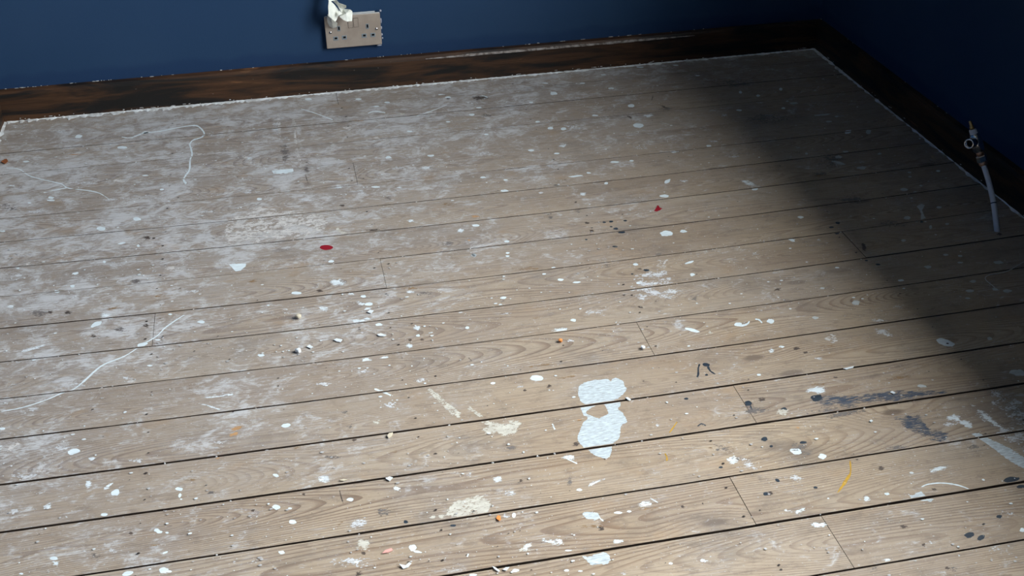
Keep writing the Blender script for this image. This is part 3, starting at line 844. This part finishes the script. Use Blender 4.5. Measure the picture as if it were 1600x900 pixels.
ribbon([(1093, 569), (1091, 576), (1091, 585), (1089, 590)], [3, 2.4, 4, 2], 'blue', 'dark_streak')
ribbon([(1172, 633), (1176, 643)], 2.6, 'blue', 'dark_streak')
ribbon([(1090, 666), (1096, 662), (1103, 665)], 2, 'blue', 'dark_streak')
patch([(1265, 624), (1272, 614), (1290, 612), (1330, 614), (1395, 606), (1480, 606), (1490, 618), (1405, 630), (1330, 636), (1288, 640), (1272, 634)], 'smear', 'paint_smear', rim=7)
blob(1278, 623, 13, 9, 'smear', 0, 'paint_smear')
blob(1276, 622, 10, 6, 'blue', 0, 'paint_smear', 0.5)
patch([(1382, 653), (1400, 646), (1440, 644), (1448, 655), (1452, 664), (1475, 671), (1492, 680), (1480, 692), (1450, 688), (1420, 673), (1400, 661)], 'smear', 'paint_smear', rim=7, jit=1.5)
ribbon([(1405, 660), (1425, 670), (1450, 682), (1480, 690)], [4, 8, 9, 6], 'smear', 'paint_smear')
ribbon([(1328, 718), (1329, 738), (1324, 748), (1316, 760), (1308, 771)], [3, 3.4, 6.5, 4.6, 1.6], 'yellow', 'mustard_streak')
ribbon([(1058, 659), (1052, 668), (1046, 676)], 2.4, 'yellow', 'mustard_streak')
ribbon([(1039, 708), (1042, 714), (1042, 720)], [2, 3, 4], 'yellow', 'mustard_streak')

# fine spatter nobody could count
def spatter(name, mat, n, dens, r0, r1, zo=0.0012):
    bm = bmesh.new()
    c = 0
    while c < n:
        x, y = random.uniform(XL + 0.03, XR - 0.03), random.uniform(0.3, YB - 0.03)
        if random.random() > dens(x, y):
            continue
        k = row_of(x, y)
        r = r0 * (r1 / r0) ** (random.random() ** 2.2)
        if k is None or y - gap_y(k, x) < gap_w[k] / 2 + r + .001 or gap_y(k + 1, x) - y < gap_w[k + 1] / 2 + r + .001:
            continue
        m = 7
        e = random.uniform(0.8, 1.7)
        ph = random.random() * 6
        vs = [bm.verts.new((x - FL.x + r * e * math.cos(2 * math.pi * i / m + ph) * random.uniform(.7, 1.2), y - FL.y + r * math.sin(2 * math.pi * i / m + ph) * random.uniform(.7, 1.2), zo - FL.z)) for i in range(m)]
        bm.faces.new(vs)
        c += 1
    tag(obj(name, bm, mat, floor), kind='stuff')

def clump(x, y, s=3.0, o=0.0):
    return max(0.0, min(1.0, 0.45 + 1.5 * mnoise.noise(Vector((x * s, y * s, o)))))
spatter('paint_speckle', M['speck'], 2600, lambda x, y: clump(x, y) * (0.35 + 0.65 * min(1, max(0, (1.3 - x) / 1.2))), 0.0006, 0.0026)
spatter('dusty_speckle', M['speck_dim'], 4200, lambda x, y: clump(x, y, 4.0, 5.0), 0.0005, 0.0022)
spatter('dark_speckle', M['darkspeck'], 900, lambda x, y: clump(x, y, 2.5, 9.0), 0.0005, 0.0016)

# nails: two in each board over each joist
bm = bmesh.new()
JOISTS = (-0.29, 0.14, 0.60, 0.69, 1.11)
for k in ROWS:
    lines = list(JOISTS[:3]) + [JOISTS[4]]
    for jx in lines:
        ends = [jx]
        for q in joints[k]:
            if abs(q - jx) < 0.09:
                ends = [q - 0.014, q + 0.014]
        for ex in ends:
            for fr in (0.22, 0.76):
                if random.random() < 0.18:
                    continue
                x = ex + random.uniform(-0.006, 0.006)
                y = gap_y(k, x) + BW * (fr + random.uniform(-0.05, 0.05))
                if y > YB - 0.03:
                    continue
                r = random.uniform(0.0010, 0.0022)
                vs = [bm.verts.new((x - FL.x + r * 1.25 * math.cos(2 * math.pi * i / 8), y - FL.y + r * math.sin(2 * math.pi * i / 8), 0.00105 - FL.z)) for i in range(8)]
                bm.faces.new(vs)
tag(obj('nail_heads', bm, M['nail'], floor), kind='stuff')

# crumbs of paint and plaster caught in the gaps
bm = bmesh.new()
for _ in range(260):
    k = random.choice([k for k in ROWS if -2 < k < 16])
    x = random.uniform(XL + 0.03, XR - 0.03)
    if random.random() > 0.35 + clump(x, k * 0.1, 3.0, 2.0):
        continue
    y = gap_y(k, x) + random.uniform(-0.5, 0.5) * gap_w[k]
    s = random.uniform(0.0007, 0.0020)
    m_ = Matrix.Translation((x - FL.x, y - FL.y, random.uniform(-0.005, -0.0004) - FL.z)) @ Matrix.Rotation(random.random() * 3, 4, 'Z') @ Matrix.Diagonal((s * random.uniform(1, 2.2), s, s * 0.8, 1))
    bmesh.ops.create_icosphere(bm, subdivisions=1, radius=1.0, matrix=m_)
tag(obj('gap_crumbs', bm, M['speck_dim'], floor), kind='stuff')
# ------------------------------------------------------------------ sealant and chipped paint along the skirting
def sealant(name, p0, p1, nrm, w0, w1):
    bm = bmesh.new()
    p0, p1, nrm = Vector(p0), Vector(p1), Vector(nrm)
    N = int((p1 - p0).length / 0.005)
    rows = []
    for i in range(N + 1):
        t = i / N
        c = p0.lerp(p1, t)
        w = (w0 + (w1 - w0) * t) * (0.62 + 0.9 * mnoise.noise(Vector((t * 34, 3, w0 * 99))) + 1.0 * mnoise.noise(Vector((t * 130, 8, w0 * 99))))
        w = max(0.0004, w)
        h = 0.0018 * (0.8 + 0.7 * mnoise.noise(Vector((t * 110, 5, 1))))
        rows.append([bm.verts.new(c + nrm * a + Vector((0, 0, z))) for a, z in ((-0.001, h + 0.0015), (w * 0.35, h), (w, 0.0007), (w, 0.0))])
    for a, b in zip(rows, rows[1:]):
        for j in range(3):
            bm.faces.new((a[j], a[j + 1], b[j + 1], b[j]))
    bmesh.ops.recalc_face_normals(bm, faces=bm.faces)
    return struct(obj(name, bm, M['caulk']))
yb = YB - SK_T
sealant('trim_1', (XL + SK_T, yb, 0), (0.30, yb, 0), (0, -1, 0), 0.0170, 0.0100)
sealant('trim_2', (0.30, yb, 0), (XR - SK_T, yb, 0), (0, -1, 0), 0.0100, 0.0080)
sealant('trim_3', (XR - SK_T, yb, 0), (XR - SK_T, 0.2, 0), (-1, 0, 0), 0.0075, 0.006)
sealant('trim_4', (XL + SK_T, yb, 0), (XL + SK_T, 0.2, 0), (1, 0, 0), 0.010, 0.008)

def flecks(parent, n, along, length):
    bm = bmesh.new()
    for _ in range(n):
        s = random.random() ** 1.25 * length
        w = 0.0010 * 8 ** random.random() ** 1.5
        h = random.uniform(0.0005, 0.0013)
        c = along(s)
        m_ = Matrix.Translation(c) @ (Matrix.Identity(4) if along(0).y == along(1).y else Matrix.Rotation(math.pi / 2, 4, 'Z')) @ Matrix.Diagonal((w, 0.0012, h, 1))
        bmesh.ops.create_icosphere(bm, subdivisions=1, radius=1.0, matrix=m_)
    tag(obj('chipped_paint', bm, M['fleck'], parent), kind='stuff')
flecks(sk_back, 62, lambda s: Vector((XL + s, YB - 0.001, SK_H + 0.002 + random.uniform(-.0006, .0012))), XR - XL)
flecks(sk_back, 60, lambda s: Vector((XL + s, yb - 0.0006, random.uniform(0.004, 0.008))), XR - XL)
flecks(sk_right, 16, lambda s: Vector((XR - 0.001, YB - s, SK_H + 0.002)), 1.9)
flecks(sk_right, 22, lambda s: Vector((XR - SK_T - 0.0006, YB - s, random.uniform(0.004, 0.010))), 1.9)
# pale arris on the back skirting: wear, with the window's highlight painted in
a0, a1 = at_y(665, 98, yb).x, at_y(1085, 57, yb).x
bm = bmesh.new()
rows = []
for i in range(91):
    t = i / 90
    x = a0 + (a1 - a0) * t
    w = (0.0024 + 0.0012 * mnoise.noise(Vector((x * 25, 1, 1)))) * min(1, 6 * t + .15, 5 * (1 - t) + .1)
    z = SK_H - 0.008 + 0.001 * mnoise.noise(Vector((x * 9.0 + 4, YB * 9, 0)))
    rows.append([bm.verts.new((x, yb - 0.0022, z - w)), bm.verts.new((x, yb - 0.0016, z + w * .6)), bm.verts.new((x, yb + 0.0015, z + w * 1.2))])
for a, b in zip(rows, rows[1:]):
    for j in range(2):
        bm.faces.new((a[j], b[j], b[j + 1], a[j + 1]))
obj('worn_highlit_arris', bm, M['worn'], sk_back)

# ------------------------------------------------------------------ double socket on the back wall
FRONT = YB - 0.016
PC = at_y(552, 48.3, FRONT)
sock = tag(empty('double_socket', (PC.x, YB, PC.z)), 'tarnished metal double wall socket with two switches, above the dark skirting', 'socket')
SL = sock.location
def srel(px, py):
    p = at_y(px, py, FRONT)
    return p.x - SL.x, p.z - SL.z
PW, PH = 0.146, 0.0865
bm = bmesh.new()
add_box(bm, -PW / 2, PW / 2, FRONT - SL.y, FRONT - SL.y + 0.005, -PH / 2, PH / 2, 0.0016, 2)
obj('faceplate', bm, M['plate'], sock)
bm = bmesh.new()
add_box(bm, -PW / 2 + 0.002, PW / 2 - 0.001, FRONT - SL.y + 0.0015, FRONT - SL.y + 0.0050, PH / 2 - 0.0008, PH / 2 + 0.0006, 0.0004)
obj('plate_edge_glint', bm, M['frame'], sock)['label'] = 'top edge painted white as its reflection'  # white stands in for the metal edge reflecting window and ceiling
bm = bmesh.new()
add_box(bm, -PW / 2 + 0.010, PW / 2 - 0.008, -0.0095, 0.0, -PH / 2 + 0.006, PH / 2 - 0.001, 0.001)
obj('back_box', bm, M['slot'], sock)
bm = bmesh.new()
add_box(bm, -PW / 2 + 0.010, PW / 2 - 0.012, -0.0055, 0.0, PH / 2 - 0.001, PH / 2 + 0.0012, 0.0006)
obj('box_lip', bm, M['frame'], sock)['label'] = 'white painted lip behind the plate'
fy = FRONT - SL.y
for (px, py, w, h) in ((547.5, 38.2, 0.0115, 0.018), (556, 35.2, 0.0115, 0.0235)):
    x, z = srel(px, py)
    bm = bmesh.new()
    add_box(bm, x - w / 2 - .0007, x + w / 2 + .0007, fy - 0.0003, fy + .001, z - h / 2 - .0007, z + h / 2 + .0007)
    obj('switch_surround', bm, M['slot'], sock)
    bm = bmesh.new()
    vs = [bm.verts.new(v) for v in ((x - w / 2, fy - .0008, z - h / 2), (x + w / 2, fy - .0008, z - h / 2), (x + w / 2, fy - .0022, z + h / 2), (x - w / 2, fy - .0022, z + h / 2),
                                    (x - w / 2, fy + .001, z - h / 2), (x + w / 2, fy + .001, z - h / 2), (x + w / 2, fy + .001, z + h / 2), (x - w / 2, fy + .001, z + h / 2))]
    for f in ((0, 1, 2, 3), (5, 4, 7, 6), (4, 0, 3, 7), (1, 5, 6, 2), (3, 2, 6, 7), (4, 5, 1, 0)):
        bm.faces.new([vs[i] for i in f])
    bmesh.ops.recalc_face_normals(bm, faces=bm.faces)
    obj('switch_rocker', bm, M['plate'], sock)
for (px, py, w, h) in ((494 + 35.0, 45.0, 0, 0), (573.8, 41.2, .0095, .0155), (524.6, 60.2, .0145, .0125), (538, 58.7, .0145, .0125), (569, 55.8, .0145, .0125), (582.6, 54.6, .0145, .0125)):
    if w == 0:
        px, py, w, h = 529.3, 44.8, .0095, .0155
    x, z = srel(px, py)
    bm = bmesh.new()
    add_box(bm, x - w / 2, x + w / 2, fy - 0.0006, fy + 0.002, z - h / 2, z + h / 2, 0.0019, 3)
    ins = obj('pin_insert', bm, M['insert'], sock, smooth=False)
    sw, sh = (.0042, .0085) if h > w else (.0068, .0044)
    bm = bmesh.new()
    add_box(bm, x - sw / 2 + .0006, x + sw / 2 + .0006, fy - 0.0011, fy, z - sh / 2 + (.001 if h > w else .0006), z + sh / 2 + .001)
    obj('pin_slot', bm, M['slot'], ins)
for (px, py) in ((516.2, 51.2), (588.2, 45.2)):
    x, z = srel(px, py)
    bm = bmesh.new()
    axis_tube(bm, (x, fy + .001, z), (x, fy - .0022, z), ((0, .0036), (0.55, .0036), (0.85, .0028), (1, .0010)), 14)
    sc = obj('screw', bm, M['chrome'], sock, smooth=True)
    bm = bmesh.new()
    add_box(bm, x - .0030, x + .0030, fy - .0026, fy - .0019, z - .0004, z + .0004)
    obj('screw_slot', bm, M['slot'], sc)
for (px, py, w, h) in ((595.4, 33, .0020, .0075), (596, 44, .0022, .0045), (597, 54.6, .0022, .0038), (597.8, 60, .0022, .0026), (593, 71.4, .0068, .0016), (594.5, 17.5, .0030, .0034)):
    x, z = srel(px, py)
    bm = bmesh.new()
    bmesh.ops.create_icosphere(bm, subdivisions=2, radius=1.0, matrix=Matrix.Translation((x, fy + 0.004, z)) @ Matrix.Diagonal((w, .0025, h, 1)))
    obj('paint_drip', bm, M['lilac'], sock, smooth=True)

# crumpled strip of masking tape hanging over the socket: flat facets between creases
tp = at_y(524, 20, YB - 0.04)
tape = tag(empty('masking_tape', tp), 'crumpled off-white masking tape hanging over the left of the wall socket', 'tape')
def tape_part(name, pts, faces, label=None):
    bm = bmesh.new()
    V = [bm.verts.new(at_y(a, b, YB - d) - tp) for a, b, d in pts]
    for f in faces:
        bm.faces.new([V[i] for i in f])
    bmesh.ops.triangulate(bm, faces=bm.faces[:])
    bmesh.ops.subdivide_edges(bm, edges=bm.edges[:], cuts=2, use_grid_fill=True)
    for v in bm.verts:
        p = v.co * 60
        v.co += Vector((mnoise.noise(p), 1.6 * mnoise.noise(p + Vector((7, 0, 0))), mnoise.noise(p + Vector((0, 7, 0))))) * 0.0013
    bmesh.ops.recalc_face_normals(bm, faces=bm.faces)
    bmesh.ops.solidify(bm, geom=bm.faces[:], thickness=0.0003)
    o = obj(name, bm, M['tape'], tape)
    if label:
        o['label'] = label
tape_part('stuck_end', [(509, -48, .001), (523, -48, .001), (512, -24, .030), (521, -22, .044), (527, -24, .030), (513, 2, .062), (517, 2, .058), (526, 0, .050)],
          [(0, 2, 3), (0, 3, 1), (1, 3, 4), (2, 5, 6, 3), (3, 6, 7, 4)])
tape_part('long_flap', [(513, 2, .062), (517, 2, .056), (523, 8, .046), (529, 15, .034), (530, 22, .038), (527.5, 28, .044), (524, 34, .052), (518, 29, .066), (513, 25, .064), (519, 17, .060)],
          [(0, 1, 9), (1, 2, 9), (2, 3, 9), (3, 4, 9), (4, 5, 9), (5, 6, 9), (6, 7, 9), (7, 8, 9), (8, 0, 9)])
tape_part('curled_tip', [(513, 25, .064), (518, 29, .066), (524, 34, .052), (527.5, 36.5, .040), (526.5, 42, .026), (520.5, 44.5, .022), (514.5, 41.5, .026), (511.5, 35, .040), (510.5, 28, .050), (519, 37, .044)],
          [(0, 1, 9), (1, 2, 9), (2, 3, 9), (3, 4, 9), (4, 5, 9), (5, 6, 9), (6, 7, 9), (7, 8, 9), (8, 0, 9)])
tape_part('folded_flap', [(518, 0, .046), (526, 0, .052), (530, 5, .058), (541, 8.5, .060), (541.5, 12, .050), (537, 13.5, .038), (528, 10, .042), (546.5, 14.5, .052), (550.5, 17.5, .044), (534.5, 20.5, .040), (549.8, 32.5, .056), (543, 34, .062), (536, 31, .060), (530, 26.5, .054), (541, 21, .058)],
          [(0, 1, 2, 6), (2, 3, 4, 5, 6), (6, 5, 9), (5, 7, 14, 9), (7, 8, 14), (8, 10, 14), (9, 14, 12, 13), (14, 10, 11, 12)])
tape_part('inner_fold', [(530, 15.5, .060), (535.5, 21, .052), (529, 24.5, .064)], [(0, 1, 2)])

# ------------------------------------------------------------------ radiator tail: plastic pipe with an open valve
base = at_z(1558, 366, 0.0)
pv = tag(empty('radiator_pipe', base), 'white plastic pipe rising from the floor with a bare chrome radiator valve', 'pipe')
def pz(px, py, z):
    return at_z(px, py, z) - base
path = [pz(1558.6, 368, -0.012), pz(1556.5, 350, 0.016), pz(1552.5, 318, 0.048), pz(1545.5, 286, 0.082), pz(1536, 255, 0.114)]
bm = bmesh.new()
tube(bm, spline(path, 6), [0.0056] * 25, 16)
obj('pipe', bm, M['pipe'], pv, smooth=True)
bm = bmesh.new()
pm = spline(path, 6)
tube(bm, [pm[12], pm[12] + (pm[13] - pm[12]).normalized() * 0.002], [0.00585, 0.00585], 16)
obj('marker_line', bm, M['slot'], pv)
ax = (pz(1516, 191, 0.196) - pz(1536, 255, 0.114))
A0 = pz(1536, 255, 0.114)
def along(t): return A0 + ax * t
def hexnut(t0, t1, r):
    bm = bmesh.new()
    axis_tube(bm, along(t0), along(t1), ((0, r * .9), (0.12, r), (0.88, r), (1, r * .9)), 6)
    return bm
bm = bmesh.new(); axis_tube(bm, along(-0.06), along(0.05), ((0, .0068), (.3, .0088), (1, .0088)), 16)
obj('olive_ring', bm, M['copper'], pv, smooth=True)
obj('compression_nut', hexnut(0.04, 0.19, .0108), M['chrome'], pv)
bm = bmesh.new(); axis_tube(bm, along(0.19), along(0.30), ((0, .0078), (1, .0078)), 16)
obj('valve_neck', bm, M['copper'], pv, smooth=True)
bm = bmesh.new(); axis_tube(bm, along(0.27), along(0.72), ((0, .0070), (.08, .0112), (.38, .0124), (.62, .0128), (.86, .0112), (1, .0085)), 20)
obj('valve_body', bm, M['chrome'], pv, smooth=True)
s0 = along(0.54)
sx = pz(1514.5, 221.5, 0.158)
side = (sx - s0)
dirv = (side.normalized() * 0.75 + Vector((-0.1, -0.6, 0.15))).normalized()
e1 = s0 + dirv * 0.034
bm = bmesh.new()
axis_tube(bm, s0, e1, ((0, .0085), (.45, .0088), (.5, .0108), (.97, .0108), (1.0, .0102), (1.0, .0078), (.62, .0074)), 22, cap=False)
obj('union_tail', bm, M['chrome'], pv, smooth=True)
bm = bmesh.new()
axis_tube(bm, s0 + dirv * 0.020, s0 + dirv * 0.0225, ((0, .0076), (1, .0076)), 20)
obj('bore', bm, M['slot'], pv)
bm = bmesh.new(); axis_tube(bm, along(0.70), along(0.83), ((0, .0074), (.1, .0080), (.9, .0076), (1, .0066)), 18)
obj('valve_collar', bm, M['pipe'], pv, smooth=True)
bm = bmesh.new(); axis_tube(bm, along(0.83), along(1.03), ((0, .0050), (.35, .0050), (.4, .0032), (.95, .0029), (1, .0022)), 12)
obj('spindle', bm, M['brass'], pv, smooth=True)
# dark ring where the pipe leaves the floor
blob(1561, 366, 7, 2.8, 'dark', 0, 'stain')

# ------------------------------------------------------------------ loose flakes and crumbs on the floor
def flake(name, poly, mat, label, cat='flake', th=0.0009, curl=0.002, group=None):
    P = [at_z(a, b) for a, b in poly]
    c = sum(P, Vector()) / len(P)
    zt = 0.0012
    R = max((p - c).length for p in P)
    bm = bmesh.new()
    ph = random.random() * 6
    def zz(v):
        u = (v.x * math.cos(ph) + v.y * math.sin(ph)) / R
        return 0.4 * curl * u * u
    top, bot = [], []
    n = len(P)
    ring = []
    for i in range(n):
        a, b = P[i] - c, P[(i + 1) % n] - c
        ring += [a, a.lerp(b, 0.5) * random.uniform(.93, 1.05)]
    top = [bm.verts.new((p.x, p.y, zz(p) + th)) for p in ring]
    bot = [bm.verts.new((p.x, p.y, zz(p))) for p in ring]
    mid = [bm.verts.new((p.x * .5, p.y * .5, zz(p * .5) + th * 1.1)) for p in ring]
    ct, cb = bm.verts.new((0, 0, th * 1.1)), bm.verts.new((0, 0, 0))
    m = len(ring)
    for i in range(m):
        j = (i + 1) % m
        bm.faces.new((top[i], top[j], mid[j], mid[i]))
        bm.faces.new((mid[i], mid[j], ct))
        bm.faces.new((bot[j], bot[i], cb))
        bm.faces.new((top[j], top[i], bot[i], bot[j]))
    bmesh.ops.recalc_face_normals(bm, faces=bm.faces)
    o = obj(name, bm, M[mat], None, Vector((c.x, c.y, zt)))
    return tag(o, label, cat, group)

def lump(name, px, py, r, mat, label, cat='crumb'):
    c = at_z(px, py)
    bm = bmesh.new()
    bmesh.ops.create_icosphere(bm, subdivisions=2, radius=r)
    ph = random.random() * 50
    for v in bm.verts:
        v.co *= 1 + 0.5 * mnoise.noise(v.co / r * 0.9 + Vector((ph, 0, 0)))
        v.co.z *= 0.8
    zmin = min(v.co.z for v in bm.verts)
    return tag(obj(name, bm, M[mat], None, Vector((c.x, c.y, 0.0008 - zmin))), label, cat)

flake('paint_flake', [(597, 866), (602, 861), (612, 858), (614, 861), (606, 865)], 'chip_pink', 'pink paint flake near the bottom edge left of centre')
flake('paint_flake', [(775, 811), (778, 807), (782, 808), (783, 813), (780, 816)], 'chip_orange', 'orange chip beside the cream filler patch', curl=.003)
flake('paint_flake', [(2, 254), (7, 250), (11, 249), (13, 253), (8, 257)], 'chip_rust', 'rust-coloured chip at the far left edge of the floor', curl=.004)
flake('paint_flake', [(624, 884), (632, 886), (640, 880), (643, 882), (638, 888), (630, 890)], 'chip_white', 'bent white flake at the bottom edge below the pink flake', curl=.004)
flake('paint_flake', [(602, 749), (609, 746), (614, 748), (609, 753)], 'chip_white', 'white flake lying beside a gap above the cream filler patch', curl=.003)
flake('paint_flake', [(605, 683), (608, 679), (614, 678), (612, 683), (607, 686)], 'chip_beige', 'beige chip lying just below a gap, left of the big white patch', curl=.001, th=.002)
flake('paint_flake', [(521, 532), (526, 530), (535, 532), (532, 536), (526, 535)], 'chip_white', 'largest of the small white flakes left of centre', curl=.002)
flake('paint_flake', [(479, 543), (484, 540), (489, 543), (486, 546)], 'chip_white', 'squarish white flake beside a round cream crumb', curl=.002)
flake('paint_flake', [(589, 524), (595, 522), (604, 525), (600, 527), (592, 526)], 'chip_white', 'narrow white flake right of the largest small flake', curl=.002)
flake('paint_flake', [(574, 489), (578, 485), (584, 487), (580, 491)], 'chip_white', 'white flake at the lower end of the splash cluster left of centre', curl=.002)
flake('paint_flake', [(977, 623), (981, 622), (986, 626), (983, 627.5)], 'chip_white', 'tiny white flake bridging the gap at the big white patch', curl=.001)
flake('paint_flake', [(1317, 577), (1326, 575), (1334, 573.5), (1333, 576), (1322, 579)], 'chip_white', 'long thin white flake below a wide gap, right of centre', curl=.001)
flake('paint_flake', [(1390, 614), (1394, 612.5), (1399, 615), (1396, 617)], 'chip_white', 'small white flake on the dark blue smear', curl=.001)
flake('paint_flake', [(1358, 659), (1361, 657), (1364, 659), (1361, 661)], 'chip_white', 'tiny white flake between the blue smear and the dark triangle', curl=.001)
flake('paint_flake', [(769, 886), (774, 888), (781, 893), (779, 895), (773, 891)], 'chip_white', 'slanting white sliver at the bottom edge, left one of a pair', curl=.002)
flake('paint_flake', [(785, 892), (790, 888), (796, 888), (791, 893)], 'chip_white', 'slanting white sliver at the bottom edge, right one of a pair', curl=.002)
flake('wood_splinter', [(530, 752), (537, 750), (543, 751), (537, 753)], 'chip_beige', 'beige wood splinter lying across a gap', 'splinter', th=.0012, curl=.0)
lump('plaster_crumb', 466.5, 497.5, 0.0055, 'chip_beige', 'round cream crumb on a pale scuffed spot left of centre')
lump('plaster_crumb', 466.5, 550.5, 0.0052, 'chip_white', 'round white crumb in front of the squarish white flake')
lump('plaster_crumb', 1004, 546, 0.0042, 'chip_white', 'angular white crumb on the board above the big white patch')
lump('plaster_crumb', 875.5, 534.8, 0.0040, 'chip_orange', 'small orange crumb above the small white oval splash')

# thin pale thread in the shadow by the right edge
tpts = [(1612, 402), (1600, 409), (1588, 416), (1576, 423), (1562, 427), (1548, 429), (1540, 433), (1541, 438), (1547, 443), (1554, 449)]
T3 = [at_z(a, b, 0.0022) for a, b in tpts]
tc = T3[4].copy()
bm = bmesh.new()
sp = spline([p - tc for p in T3], 4)
tube(bm, sp, [0.0008] * len(sp), 6)
tag(obj('thread', bm, M['thread'], None, tc, smooth=True), 'thin pale thread curling over the dark boards near the pipe', 'thread')

for k in boards:
    for a, b, o in boards[k]:
        del o['wc']
